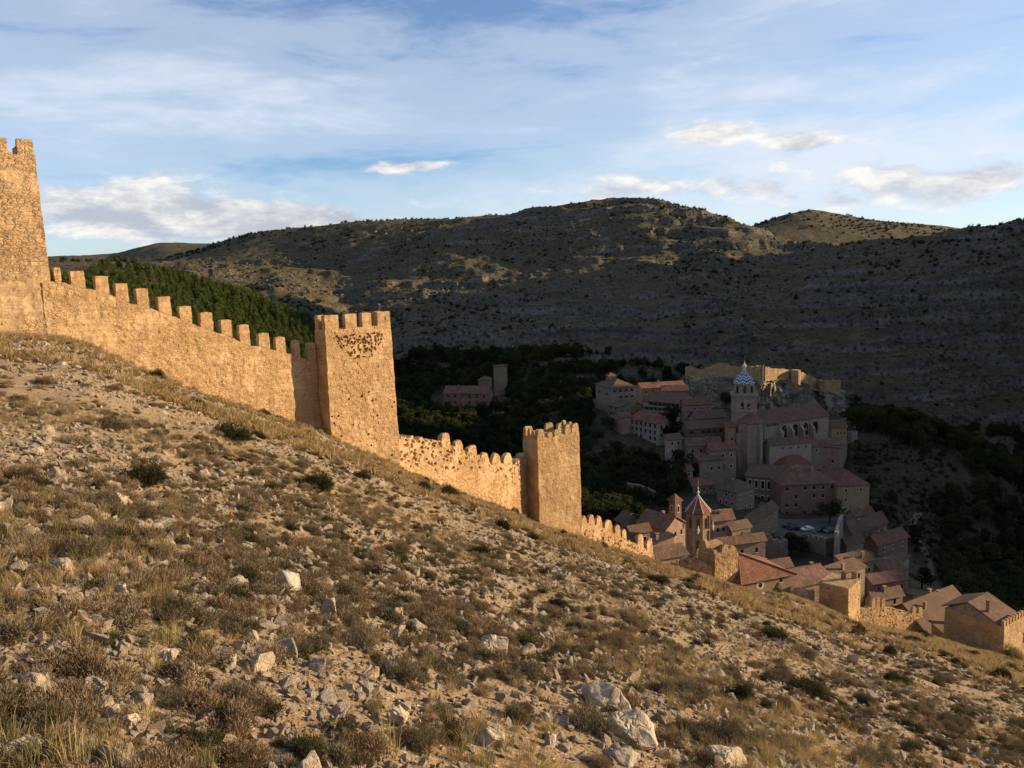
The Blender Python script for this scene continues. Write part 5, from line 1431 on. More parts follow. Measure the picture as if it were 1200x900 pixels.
def arched_opening(root, A, e, n, s, zb, w, h, parent_name='arched_window', frame=True, dep=.5, mat='trim'):
    """a round-headed bell opening: pale reveal around a dark face for its inner shade, standing a little proud of its wall"""
    o = arch_pts(w, h); mo = MB(); P = lambda x, z, d: (A[0] + e[0] * (s + x) + n[0] * d, A[1] + e[1] * (s + x) + n[1] * d, zb + z)
    m = len(o); k = 1 + .28 / w
    out = [((x * k), (z * (1 + .14 / h) if z > 0 else -.1)) for x, z in o]
    V = [P(x, z, .06) for x, z in out] + [P(x, z, .06) for x, z in o] + [P(x, z, .012) for x, z in o] + [P(x, z, -.02) for x, z in out]
    Fs = []
    for i in range(m):
        j = (i + 1) % m
        Fs += [(i, j, m + j, m + i), (m + i, m + j, 2*m + j, 2*m + i), (3*m + i, 3*m + j, j, i)]
    mo.add(V, Fs); fr = mo.build(parent_name, M[mat], root)
    v = MB(); v.add([P(x, z, .014) for x, z in o], [tuple(range(m))]); v.build('opening_shade', M['glass'], fr)  # flat dark face stands in for the shade inside the arch
    return fr

def ngon_prism(mb, c, r, n, z0, z1, rot):
    mb.lathe((c[0], c[1], 0), [(r, z0), (r, z1)], n, rot)
    mb.add([(c[0] + r * cos(rot + 2*pi*k/n), c[1] + r * sin(rot + 2*pi*k/n), z1) for k in range(n)], [tuple(range(n))])

def cathedral():
    Yc = 304; C = at(858, 500, Yc); th = rad(-13); e = np.array([cos(th), sin(th)]); b = np.array([-sin(th), cos(th)])
    w = abs(reach(C, e, 887)); z0 = at(860, 548, Yc)[2]; zsq = at(872, 464, Yc)[2]
    root = empty('church', (C[0] + w / 2, C[1] + w, z0), 'large stone church with a square belfry under a blue and white chevron dome', 'church')
    P = [C[:2], C[:2] + e * w, C[:2] + e * w + b * w, C[:2] + b * w]; cc = sum(P) / 4; n = np.array([e[1], -e[0]])
    mb = MB()
    for k in range(4): wall_face(mb, P[k], P[(k + 1) % 4], lambda q: z0 - 6, lambda q: zsq, 90 + k, .5, .02, wob=.04)
    bt = mb.build('belfry', M['ashlar'], root)
    cb = MB()
    for zc_, hh, ov in ((zsq, .5, .5), (at(872, 482, Yc)[2], .35, .25), (at(872, 497, Yc)[2], .35, .25)):
        cb.box((-w/2 - ov, -w/2 - ov, zc_), (w/2 + ov, w/2 + ov, zc_ + hh), R=[[e[0], b[0], 0], [e[1], b[1], 0], [0, 0, 1]], o=(cc[0], cc[1], 0))
    cb.build('cornice', M['ashlar'], bt)
    zb_ = at(872, 479, Yc)[2]; wh = at(872, 470, Yc)[2] - zb_
    for s in (.40, .66): arched_opening(bt, P[0], e, n, w * s, zb_, 1.15, wh, 'belfry_arch', mat='ashlar')
    e2, n2 = b, np.array([b[1], -b[0]])
    for s in (.35, .65): arched_opening(bt, P[1], e2, n2, w * s, zb_, 1.15, wh, 'belfry_arch', mat='ashlar')
    # octagonal bell storey
    zo0 = zsq + .5; zo1 = at(872, 451, Yc)[2]; ro = (reach(C, e, 884) - reach(C, e, 860)) / 2 / cos(pi / 8)
    ob = MB(); ngon_prism(ob, cc, ro, 8, zo0, zo1, th + pi / 8); oc = ob.build('octagon', M['ashlar'], bt)
    ob = MB(); ngon_prism(ob, cc, ro + .3, 8, zo1, zo1 + .3, th + pi / 8); ob.build('cornice', M['ashlar'], bt)
    for k in range(8):
        a0 = th + pi / 8 + 2 * pi * k / 8; a1 = a0 + 2 * pi / 8
        A = cc + ro * np.array([cos(a0), sin(a0)]); B = cc + ro * np.array([cos(a1), sin(a1)]); L = np.linalg.norm(B - A); ee = (B - A) / L; nn = np.array([ee[1], -ee[0]])
        arched_opening(bt, A, ee, nn, L / 2, zo0 + .6, 1.1, (zo1 - zo0) * .72, 'belfry_arch', mat='ashlar')
    pin = MB()
    for p in P: pin.lathe((p[0] * .94 + cc[0] * .06, p[1] * .94 + cc[1] * .06, zsq + .5), [(.28, 0), (.28, 1.2), (.4, 1.25), (.05, 2.4)], 6)
    pin.build('pinnacle', M['ashlar'], bt)
    # dome, lantern, cross
    hd = at(872, 435.5, Yc)[2] - zo1 - .3
    dm = MB(); prof = [(ro + .15, 0), (ro * .97, hd * .12), (ro * .84, hd * .33), (ro * .62, hd * .58), (ro * .38, hd * .8), (ro * .2, hd * .95), (ro * .16, hd)]
    dm.lathe((cc[0], cc[1], zo1 + .3), prof, 8, th + pi / 8)
    me = dm.mesh('dome', M['dome'], (cc[0], cc[1], zo1 + .3)); do = link('dome', me, bt, Vector((cc[0], cc[1], zo1 + .3)) - wloc(bt))
    zt_ = zo1 + .3 + hd
    ln = MB(); ln.lathe((cc[0], cc[1], zt_), [(ro * .17, -.1), (ro * .17, 1.5), (ro * .24, 1.55), (ro * .2, 1.9), (.12, 3.0), (.26, 3.2), (.06, 3.5), (.05, 5.2)], 8); ln.build('lantern', M['trim'], bt)
    cr = MB(); cr.box((-.5, -.04, 4.3), (.5, .04, 4.42), o=(cc[0], cc[1], zt_)); cr.box((-.05, -.045, 3.3), (.05, .045, 5.3), o=(cc[0], cc[1], zt_)); cr.build('cross', M['iron'], bt)
    # nave
    N0 = at(896, 497, 300); tn = rad(24); en = np.array([cos(tn), sin(tn)]); bn = np.array([-sin(tn), cos(tn)])
    wn = abs(reach(N0, en, 971)); dn = 12.5; ze = N0[2]; zn0 = at(896, 530, 300)[2]; NC = N0[:2]
    Q = [NC, NC + en * wn, NC + en * wn + bn * dn, NC + bn * dn]; nn = np.array([en[1], -en[0]])
    nb = MB()
    for k in range(4): wall_face(nb, Q[k], Q[(k + 1) % 4], lambda q: zn0 - 6, lambda q: ze, 95 + k, .6, .02, wob=.04)
    nb.build('nave', M['ashlar'], root)
    make_roof(root, Q, ze, 'gableR', at(930, 478, 309)[2] - ze, M['tile_brown'], .5, 0, 91)
    gb = MB()
    for p, q in ((Q[3], Q[0]), (Q[1], Q[2])): gb.add([(p[0], p[1], ze - .02), (q[0], q[1], ze - .02), ((p[0] + q[0]) / 2, (p[1] + q[1]) / 2, at(930, 478, 309)[2] - .2)], [(0, 1, 2)])
    gb.build('gable', M['ashlar'], root)
    for k, s in enumerate((.30, .47, .63, .79)):
        arched_opening(root, NC, en, nn, wn * s, ze - 6.4, 2.6, 4.8, 'blind_arch', mat='ashlar')
        bb = MB(); sb = wn * (s - .085)
        Rm = [[en[0], nn[0], 0], [en[1], nn[1], 0], [0, 0, 1]]
        p = NC + en * sb
        bb.box((-.45, 0, zn0 - 4), (.45, 2.4, ze - 3.8), R=Rm, o=(p[0], p[1], 0))
        bb.add([(p[0] + en[0] * u + nn[0] * v, p[1] + en[1] * u + nn[1] * v, z) for u, v, z in ((-.45, 0, ze - 3.8), (.45, 0, ze - 3.8), (.45, 2.4, ze - 3.8), (-.45, 2.4, ze - 3.8), (-.45, 0, ze - 1.6), (.45, 0, ze - 1.6))],
               [(2, 3, 4, 5), (0, 4, 3), (1, 2, 5)])
        bb.build('buttress', M['ashlar'], root)
    for k in range(5): place_opening(root, NC, en, nn, 1.2 + k * 1.25, 1.85 + k * 1.25, ze - 1.3, ze - .5, dep=-.02)
    # polygonal apse with a conical roof
    ac = at(883, 497, 298)[:2] + np.array([0, 3.5]); ra = abs(reach(at(883, 497, 298), (1, 0), 897.5)) ; za = at(880, 496.5, 297)[2]
    ab = MB(); ngon_prism(ab, ac, ra, 8, zn0 - 14, za, pi / 8); ab.build('apse', M['ashlar'], root)
    ar = MB()
    for k in range(8):
        a0, a1 = pi / 8 + k * pi / 4, pi / 8 + (k + 1) * pi / 4; r_ = ra + .5
        roof_slab(ar, [(ac[0] + r_ * cos(a0), ac[1] + r_ * sin(a0), za), (ac[0] + r_ * cos(a1), ac[1] + r_ * sin(a1), za), (ac[0] + .8, ac[1] + 2, at(890, 481.5, 302)[2])])
    ar.build('apse_roof', M['tile'], root)
    for k in (4, 5, 6):
        a = pi / 8 + k * pi / 4; bb = MB(); ca, sa = cos(a), sin(a); Rm = [[ca, -sa, 0], [sa, ca, 0], [0, 0, 1]]
        bb.box((ra - .3, -.6, zn0 - 14), (ra + 1.6, .6, za - 4), R=Rm, o=(ac[0], ac[1], 0)); bb.box((ra - .3, -.5, za - 4), (ra + .8, .5, za - 1.5), R=Rm, o=(ac[0], ac[1], 0))
        bb.build('buttress', M['ashlar'], root)
cathedral()

def octagonal_belfry():
    Y = 186; c = at(818, 620, Y); cc = c[:2]; r = (reach(c, (1, 0), 831.5) - reach(c, (1, 0), 804.5)) / 2 / cos(pi / 8) * .9
    z = lambda py: at(818, py, Y)[2]
    root = empty('octagonal_belfry', (cc[0], cc[1], z(662)), 'octagonal belfry with a red spire and pale ribs, behind the broken wall', 'bell tower')
    th = rad(32); rot = th + pi / 8
    bd = MB(); s = r * .98
    Rm = [[cos(th), -sin(th), 0], [sin(th), cos(th), 0], [0, 0, 1]]
    lw = MB(); lw.box((-s, -s, z(655) - 6), (s, s, z(648)), R=Rm, o=(cc[0], cc[1], 0)); lw.box((-s - .25, -s - .25, z(648)), (s + .25, s + .25, z(648) + .35), R=Rm, o=(cc[0], cc[1], 0)); lw.build('square_base', M['ochre'], root)
    ngon_prism(bd, cc, r, 8, z(648) + .35, z(600), rot); bd.build('shaft', M['stone'], root)
    for py in (619, 601.5):
        cn = MB(); ngon_prism(cn, cc, r + .28, 8, z(py), z(py) + .35, rot); cn.build('cornice', M['ochre'], root)
    for k in range(8):
        a0 = rot + 2 * pi * k / 8; a1 = a0 + 2 * pi / 8
        A = cc + r * np.array([cos(a0), sin(a0)]); B = cc + r * np.array([cos(a1), sin(a1)]); L = np.linalg.norm(B - A); ee = (B - A) / L; nn = np.array([ee[1], -ee[0]])
        arched_opening(root, A, ee, nn, L / 2, z(616.5), .85, z(604) - z(616.5), 'bell_arch', mat='ochre')
        if k % 2 == 0: arched_opening(root, A, ee, nn, L / 2, z(640), .85, z(629) - z(640), 'bell_arch', mat='ochre')
        q = MB(); p = cc + (r + .1) * np.array([cos(a0), sin(a0)]); q.tube([(p[0], p[1], z(648)), (p[0], p[1], z(601.5))], [.2, .2], 6); q.build('corner_pilaster', M['ochre'], root)
    for dx, dy in ((-1, -1), (1, -1), (1, 1), (-1, 1)):
        p = cc + np.array(Rm)[:2, :2] @ np.array([dx * (s + .0), dy * (s + .0)])
        pn = MB(); pn.lathe((p[0], p[1], z(648) + .3), [(.3, 0), (.3, .9), (.42, .95), (.3, 1.2), (.12, 1.7), (.2, 1.95), (.02, 2.2)], 7); pn.build('pinnacle', M['rib'], root)
        p2 = cc + np.array(Rm)[:2, :2] @ np.array([dx * (s * .92), dy * (s * .92)])
        pn = MB(); pn.lathe((p2[0], p2[1], z(620)), [(.22, 0), (.22, .7), (.34, .75), (.1, 1.5), (.16, 1.7), (.02, 1.9)], 7); pn.build('pinnacle', M['rib'], root)
    R_ = r + .55; zr0, zr1 = z(600) + .3, z(578.5)
    sp = MB(); rb = MB()
    pr = lambda a, f: (cc[0] + R_ * cos(a) * (1 - f) ** 1.15, cc[1] + R_ * sin(a) * (1 - f) ** 1.15, zr0 + (zr1 - zr0) * f)
    for k in range(8):
        a0, a1 = rot + 2*pi*k/8, rot + 2*pi*(k+1)/8
        st = [0, .2, .45, .7, .96]
        for f, g in zip(st[:-1], st[1:]): 
            p = [pr(a0, f), pr(a1, f), pr(a1, g), pr(a0, g)]; L0 = np.linalg.norm(np.array(p[1]) - p[0]); l1 = np.linalg.norm(np.array(p[2]) - p[3]); hh = 5 * (g - f)
            sp.add(p, [(0, 1, 2, 3)], uv=[[(0, 5*f), (L0, 5*f), ((L0 + l1) / 2, 5*g), ((L0 - l1) / 2, 5*g)]])
        rb = MB(); rb.tube([pr(a0, f) for f in (0, .2, .45, .7, .97)], [.11, .10, .09, .08, .07], 6); rb.build('rib', M['rib'], root)
    sp.build('spire', M['spire_tile'], root)
    fn = MB(); fn.lathe((cc[0], cc[1], zr1 - .15), [(.2, 0), (.2, .3), (.34, .4), (.3, .7), (.1, .85), (.1, 1.3), (.22, 1.45), (.1, 1.65), (.05, 1.8), (.04, 3.1)], 8); fn.build('finial', M['rib'], root)
    cr = MB(); cr.box((-.28, -.03, 2.5), (.28, .03, 2.58), o=(cc[0], cc[1], zr1)); cr.box((-.2, -.03, 2.0), (.3, .03, 2.2), o=(cc[0], cc[1], zr1)); cr.build('weathervane', M['iron'], root)
octagonal_belfry()

def castle():
    """bare castle rock with its ochre wall following the rim"""
    rim = [(803,440,400),(822,443,398),(838,441,396),(857,441,393),(876,443,387),(894,447,374),(912,444,380),(931,446,387),(945,450,392),(958,453,396),(962,460,391),(985,459,398)]
    back = [(990,458,410),(940,449,425),(880,443,425),(820,442,420)]
    pts = [at(*p) for p in rim] + [at(*p) for p in back]
    n = len(pts); cen = np.mean(pts, axis=0)
    # resample the rim
    K = 420; seg = [np.linalg.norm((pts[(i+1) % n] - pts[i])[:2]) for i in range(n)]; cum = np.concatenate([[0], np.cumsum(seg)]); s = np.linspace(0, cum[-1], K, endpoint=False)
    R = np.array([[np.interp(q, cum, [p[k] for p in pts] + [pts[0][k]]) for k in range(3)] for q in s])
    nv = 90; V = []
    o = R[:, :2] - cen[None, :2]; o /= np.linalg.norm(o, axis=1)[:, None]
    zb = np.minimum(ground(R[:, 0] + 6 * o[:, 0], R[:, 1] + 6 * o[:, 1]), R[:, 2] - 4) - 3
    for j in range(nv):
        t = j / (nv - 1); ztop = R[:, 2]
        zz = ztop + (zb - ztop) * t
        q = np.stack([R[:, 0], R[:, 1], zz], 1)
        bul = 1.0 + 4.5 * t ** 1.6 + (5.0 * fbm3(q, .10, 4) + 4.5 * (np.abs(perlin3(q[:, 0] * .2, q[:, 1] * .2, q[:, 2] * .06)) - .3) * 2+ 2.6 * (np.abs(perlin3(q[:, 0] * .5 + 9, q[:, 1] * .5, q[:, 2] * .16)) - .3) * 2) * sstep(0, .10, t) + 1.3 * fbm3(q + 40, .45, 4)
        V.append(np.stack([R[:, 0] + o[:, 0] * bul, R[:, 1] + o[:, 1] * bul, zz], 1))
    top = np.stack([R[:, 0] * .6 + cen[0] * .4, R[:, 1] * .6 + cen[1] * .4, R[:, 2] * .6 + cen[2] * .4 + .5], 1)
    V = [top] + V; V = np.array(V)
    i = np.arange(len(V) - 1)[:, None] * K + np.arange(K)[None]; i2 = np.arange(len(V) - 1)[:, None] * K + (np.arange(K)[None] + 1) % K
    q = np.stack([i, i + K, i2 + K, i2], -1).reshape(-1, 4)
    me = np_mesh('castle_rock', V.reshape(-1, 3), q, M['crag'])
    cap = bmesh.new(); cap.from_mesh(me); cap.verts.ensure_lookup_table(); cap.faces.new([cap.verts[k] for k in range(K)]); bmesh.ops.recalc_face_normals(cap, faces=cap.faces); cap.to_mesh(me); cap.free()
    o_ = link('castle_rock', me); props(o_, 'pale pitted limestone crag rising behind the church', 'rock')
    # wall along the rim
    tops = [(803,431),(808,428.5),(814,432),(822,434),(838,427),(850,426),(857,430),(876,430),(894,428.5),(905,431.5),(920,432.5),(931,435),(940,436.5),(946,440),(958,444),(962,447),(970,446),(985,445)]
    mid = at(894, 436, 374); root = empty('castle_wall', (mid[0], mid[1], mid[2]), 'long ochre castle wall crowning the crag behind the church', 'wall')
    f_top = lambda px: np.interp(px, [t[0] for t in tops], [t[1] for t in tops])
    for a, c in zip(rim[:-1], rim[1:]):
        A, B = at(*a)[:2], at(*c)[:2]; L = np.linalg.norm(B - A)
        zt_ = lambda q: at(a[0] + (c[0] - a[0]) * q / L, f_top(a[0] + (c[0] - a[0]) * q / L), a[2] + (c[2] - a[2]) * q / L)[2] + .5 * float(perlin2(np.array([q / 1.4 + a[0]]), np.array([1.5]))[0])
        zb_ = lambda q: at(*a)[2] * (1 - q / L) + at(*c)[2] * q / L - 1.5
        mb = MB(); wall_face(mb, A, B, zb_, zt_, a[0], .45, .06, wob=.12)
        e = (B - A) / L; nrm = np.array([e[1], -e[0]]); wall_face(mb, B - nrm * 1.2, A - nrm * 1.2, lambda q: zb_(L - q), lambda q: zt_(L - q), a[0] + 1, .8, .04)
        g = np.linspace(0, L, max(3, int(L / .8))); mb.grid(np.array([[(A[0] + e[0]*q - nrm[0]*f, A[1] + e[1]*q - nrm[1]*f, zt_(q)) for q in g] for f in (0, .6, 1.2)]))
        mb.build('wall_stretch', M['wall_gold'], root)
    for px, py, Y, r_ in ((932.5, 433.5, 383.5, 2.2),):
        p = at(px, py, Y); tb = MB(); tb.lathe((p[0], p[1], p[2]), [(r_, -7), (r_, 0), (r_ * .7, .1), (.01, .15)], 14); tb.build('turret', M['wall_gold'], root)
castle()

# ruined walls on the far spur, right of the town
s0, s1 = at(1003, 496, 338)[:2], at(1048, 499, 342)[:2]
curtain('ruined_wall', s0, s1, [(1001,493),(1008,489),(1020,489),(1033,490),(1048,495)], [], None, 'pale ruined wall along the crest of the bare spur right of town', M['wall_grey'], 1.4, 1, 101, .05, 0, .6, None, rag=.5)
box_tower('ruined_wall', 'square ruined wall stub below the crest of the spur', at(998, 522, 322)[:2], rad(28), 3.4, 2.6, at(998, 507, 322)[2], at(998, 505, 322)[2], [[(0, .35), (.6, 1, -.4)]], M['wall_grey'], 103, .01, .4, .05, tip=.8, cat='wall', rag=.4)

# retaining wall and street surfaces
s0, s1 = at(735, 583, 262)[:2], at(778, 590, 258)[:2]
curtain('retaining_wall', s0, s1, [(733,566),(750,569),(765,575),(778,582)], [], None, 'grey retaining wall under the dark trees, left of the belfry', M['wall_grey'], 1, 1, 105, .04, 0, .5, None, rag=.15)
s0, s1 = at(700, 552, 300)[:2], at(735, 548, 297)[:2]
curtain('retaining_wall', s0, s1, [(698,543),(715,539),(736,536)], [], None, 'pale terrace wall on the bank below the big white house', M['wall_grey'], 1, 1, 107, .04, 0, .5, None, rag=.2)

def drape(name, poly_px, label, mat, lift=.06, step=1.2):
    """a surface sheet lying on the ground inside a quadrilateral given by four ground points"""
    P = [hit(p[0], p[1], 170, 420)[:2] for p in poly_px]; nu = max(6, int(np.linalg.norm(P[1] - P[0]) / step)); nv = max(6, int(np.linalg.norm(P[3] - P[0]) / step))
    u, v = np.meshgrid(np.linspace(0, 1, nu), np.linspace(0, 1, nv))
    X = P[0]*((1-u)*(1-v))[..., None] + P[1]*(u*(1-v))[..., None] + P[2]*(u*v)[..., None] + P[3]*((1-u)*v)[..., None]
    z = ground(X[..., 0], X[..., 1]) + lift
    mb = MB(); mb.grid(np.concatenate([X, z[..., None]], -1)); o = mb.build(name, mat); return props(o, label, None, None, 'structure')
drape('plaza', [(906,638),(984,638),(985,606),(912,608)], 'grey paved square with parked cars below the red mansion', M['paving'])
drape('street', [(846,622),(872,626),(906,604),(884,598)], 'narrow paved street rising past the yellow house', M['paving'])
drape('street', [(800,576),(868,580),(872,550),(815,552)], 'paved terrace at the foot of the church', M['paving'])
def lane(name, pts, width, label, mat):
    P = np.array([hit(p[0], p[1], 180, 420)[:2] for p in pts]); cum = np.concatenate([[0], np.cumsum(np.linalg.norm(np.diff(P, axis=0), axis=1))]); s_ = np.arange(0, cum[-1], 1.5)
    C = np.stack([pchip(cum, P[:, k], s_) for k in (0, 1)], 1); T_ = np.gradient(C, axis=0); T_ /= np.linalg.norm(T_, axis=1)[:, None]; Nn = np.stack([-T_[:, 1], T_[:, 0]], 1)
    w = width * (1 + .25 * perlin2(s_ / 9, s_ * 0 + 3))
    X = np.stack([C + Nn * (w * f)[:, None] for f in (.5, .25, 0, -.25, -.5)]); z = ground(X[..., 0], X[..., 1]) + .1
    mb = MB(); mb.grid(np.concatenate([X, z[..., None]], -1)); return props(mb.build(name, mat), label, None, None, 'structure')
lane('river_path', [(1118, 715, 205), (1108, 695, 215), (1092, 672, 228), (1085, 648, 244), (1072, 625, 262), (1070, 612, 276), (1080, 598, 288)], 1.9, 'pale track curving along the foot of the spur', M['path'])
# ------------------------------------------------------------------ cars
def car(px, py, Y, heading, paint, label):
    p = hit(px, py, 170, 420); z = gz(p[0], p[1]) + .06
    root = empty('parked_car', (p[0], p[1], z), label, 'car', 'cars parked on the square'); root.rotation_euler = (0, 0, rad(heading))
    off = Vector((0, 0, 0))
    prof = [(-2.05, .35), (-2.1, .75), (-1.95, .95), (-1.2, 1.0), (-.55, 1.42), (.85, 1.46), (1.55, 1.02), (2.0, .92), (2.08, .6), (2.05, .32)]
    mb = MB(); n = len(prof); V = []
    for side in (-1, 1):
        for x, zz in prof: V.append((x, side * (.86 if zz < 1.05 else .66), zz))
    Fs = [tuple(range(n)), tuple(range(2 * n - 1, n - 1, -1))] + [(i, i + n, (i + 1) % n + n, (i + 1) % n) for i in range(n)]
    mb.add(V, Fs); b = mb.build('body', M[paint], root, off)
    g = MB()
    for s in (-1, 1):
        y = lambda zz: s * (.86 + (.66 - .86) * (zz - 1.0) / .4 + .012)
        g.add([(-1.05, y(1.05), 1.05), (1.4, y(1.05), 1.05), (.8, y(1.38), 1.38), (-.5, y(1.36), 1.36)], [(0, 1, 2, 3) if s < 0 else (3, 2, 1, 0)])
    g.add([(-1.22, -.62, 1.02), (-1.22, .62, 1.02), (-.58, .58, 1.415), (-.58, -.58, 1.415)], [(0, 3, 2, 1)])
    g.add([(1.53, -.62, 1.06), (1.53, .62, 1.06), (.90, .58, 1.45), (.90, -.58, 1.45)], [(0, 1, 2, 3)])
    g.build('car_window', M['glass'], root, off)
    for x in (-1.3, 1.3):
        for s in (-1, 1):
            w = MB(); w.tube([(x, s * .70, .31), (x, s * .90, .31)], [.31, .31], 14); wo = w.build('wheel', M['tyre'], root, off)
            r = MB(); r.tube([(x, s * .89, .31), (x, s * .915, .31)], [.19, .17], 10); r.build('rim', M['rim'], wo, off)
    for s in (-1, 1):
        h = MB(); h.box((-2.11, s * .62 - .16, .68), (-2.03, s * .62 + .16, .84)); h.build('headlight', M['lamp'], root, off)
    return root
car(946, 622, 256, 20, 'car_white', 'white car parked in the middle of the square')
car(931, 621, 257, 12, 'car_dark', 'dark car parked left of the white car on the square')
car(924, 618.5, 262, 10, 'car_dark', 'dark car second left of the white car, nearer the mansion')
car(963, 623, 253, 24, 'car_dark', 'dark car just right of the white car on the square')
car(972, 624, 252, 28, 'car_grey', 'grey car at the right end of the parked row, by the garden tree')
car(853, 609, 250, 70, 'car_white', 'white car on the street beside the stone house below the plaza')
car(893, 594, 270, 60, 'car_grey', 'grey car under the tall pink house on the street')

# ------------------------------------------------------------------ single trees of the town
def tree(kind, px, pyb, pyt, Y, label, seed, mat, wide=1.0, name=None, group=None):
    p = hit(px, pyb, 165, 480) if Y > 165 else at(px, pyb, Y)
    Y = p[1]; z = gz(p[0], p[1]); zt_ = at(px, pyt, Y)[2]; h = max(zt_ - z, 1.0)
    root = empty(name or {'oak': 'tree', 'pine': 'pine_tree', 'cypress': 'cypress_tree'}[kind], (p[0], p[1], z - .1), label, 'tree', group)
    mb, a, b, w = tree_parts(kind, seed); S = np.array([h * wide, h * wide, h])
    tm = MB(); tm.v = [v * S for v in mb.v]; tm.f = mb.f; tm.uv = mb.uv; tm.mi = mb.mi; tm.n = mb.n
    tm.build('trunk', M['bark'], root, (0, 0, 0))
    link('crown', blades_mesh('crown', M[mat], a * S, b * S, w * h), root)
    return root
T = tree
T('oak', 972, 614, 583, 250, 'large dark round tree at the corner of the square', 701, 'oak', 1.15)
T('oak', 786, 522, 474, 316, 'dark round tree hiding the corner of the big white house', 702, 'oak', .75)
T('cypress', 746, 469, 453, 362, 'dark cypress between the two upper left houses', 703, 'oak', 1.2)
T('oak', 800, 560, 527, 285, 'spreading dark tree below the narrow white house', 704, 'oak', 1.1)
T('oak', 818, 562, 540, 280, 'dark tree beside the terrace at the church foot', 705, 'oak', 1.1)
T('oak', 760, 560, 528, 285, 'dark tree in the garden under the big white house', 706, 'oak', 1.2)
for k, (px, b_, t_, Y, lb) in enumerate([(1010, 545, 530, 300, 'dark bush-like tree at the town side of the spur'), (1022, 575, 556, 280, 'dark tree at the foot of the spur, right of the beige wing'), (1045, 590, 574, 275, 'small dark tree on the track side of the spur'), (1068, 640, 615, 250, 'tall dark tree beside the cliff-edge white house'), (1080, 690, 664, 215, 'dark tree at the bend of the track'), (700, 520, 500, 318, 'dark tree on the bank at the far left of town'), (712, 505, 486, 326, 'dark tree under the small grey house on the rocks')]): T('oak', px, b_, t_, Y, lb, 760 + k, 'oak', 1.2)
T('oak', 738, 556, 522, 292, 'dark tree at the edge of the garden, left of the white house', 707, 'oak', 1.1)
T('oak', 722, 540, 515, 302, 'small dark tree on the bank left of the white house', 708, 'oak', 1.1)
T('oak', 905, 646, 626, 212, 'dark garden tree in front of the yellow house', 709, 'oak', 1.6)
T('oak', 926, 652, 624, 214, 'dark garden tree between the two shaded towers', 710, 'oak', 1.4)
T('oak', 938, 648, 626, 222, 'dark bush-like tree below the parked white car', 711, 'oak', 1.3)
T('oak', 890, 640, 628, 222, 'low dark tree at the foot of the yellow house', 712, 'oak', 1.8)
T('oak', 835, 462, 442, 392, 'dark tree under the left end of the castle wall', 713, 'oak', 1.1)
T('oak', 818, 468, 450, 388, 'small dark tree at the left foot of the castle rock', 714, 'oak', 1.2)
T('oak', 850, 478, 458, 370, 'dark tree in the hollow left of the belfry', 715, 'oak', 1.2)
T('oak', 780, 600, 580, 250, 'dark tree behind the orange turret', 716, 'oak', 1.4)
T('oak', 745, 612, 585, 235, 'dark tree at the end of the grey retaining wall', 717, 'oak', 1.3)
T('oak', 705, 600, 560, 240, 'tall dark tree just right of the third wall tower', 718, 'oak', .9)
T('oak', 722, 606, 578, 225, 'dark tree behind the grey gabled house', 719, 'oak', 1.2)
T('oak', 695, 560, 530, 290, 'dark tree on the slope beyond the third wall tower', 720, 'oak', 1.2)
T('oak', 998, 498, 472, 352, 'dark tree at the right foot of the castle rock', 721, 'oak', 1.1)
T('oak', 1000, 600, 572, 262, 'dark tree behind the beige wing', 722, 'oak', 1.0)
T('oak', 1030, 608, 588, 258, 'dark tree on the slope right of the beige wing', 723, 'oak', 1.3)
for k, (px, b_, t_) in enumerate(((570, 446, 430), (575.5, 447, 432), (581, 448, 431), (586, 449, 434))):
    T('cypress', px, b_, t_, 418, ('leftmost cypress in front of the pale ruined tower', 'second cypress from the left in front of the pale ruined tower', 'third cypress from the left in front of the pale ruined tower', 'rightmost cypress in front of the pale ruined tower')[k], 730 + k, 'oak', 1.1, group='cypresses by the pale tower')
def sapling(px, pyb, pyt, label, seed):
    p = hit(px, pyb); Y = p[1]; T('pine', px, pyb, pyt, Y, label, seed, 'sapling', 1.1)
sapling(911, 697, 682, 'small fresh green pine in front of the red-roofed chapel', 741)

# ------------------------------------------------------------------ named rocks and shrubs of the near slope
def px_size(p, w): return w * (p @ _f) / F
def rock(px, pyb, w, h, kind, label, rot=None, flat=1.0, mat=None, group=None):
    p = hit(px, pyb); W_m = px_size(p, w) * .85; H_m = px_size(p, h) * .85
    r = random.Random(int(px * 13 + pyb)); me = ROCKS[kind % len(ROCKS)].copy()
    if mat: me.materials.clear(); me.materials.append(M[mat])
    co = np.empty(len(me.vertices) * 3, np.float32); me.vertices.foreach_get('co', co); co = co.reshape(-1, 3)
    a = r.uniform(0, 6.28) if rot is None else rot; c, s = cos(a), sin(a); co = co @ np.array([[c, s, 0], [-s, c, 0], [0, 0, 1]], np.float32)
    ex = co.max(0) - co.min(0); co = (co - (co.max(0) + co.min(0)) / 2) / ex * np.array([W_m, W_m * .8, H_m * 1.35], np.float32)
    me.vertices.foreach_set('co', co.astype(np.float32).ravel()); me.update()
    o = link('rock', me, None, (p[0], p[1] + W_m * .25, gz(p[0], p[1] + W_m * .25) + H_m * .28)); o.rotation_euler = (r.uniform(-.12, .12), r.uniform(.1, .3), 0)
    return props(o, label, 'rock', group)
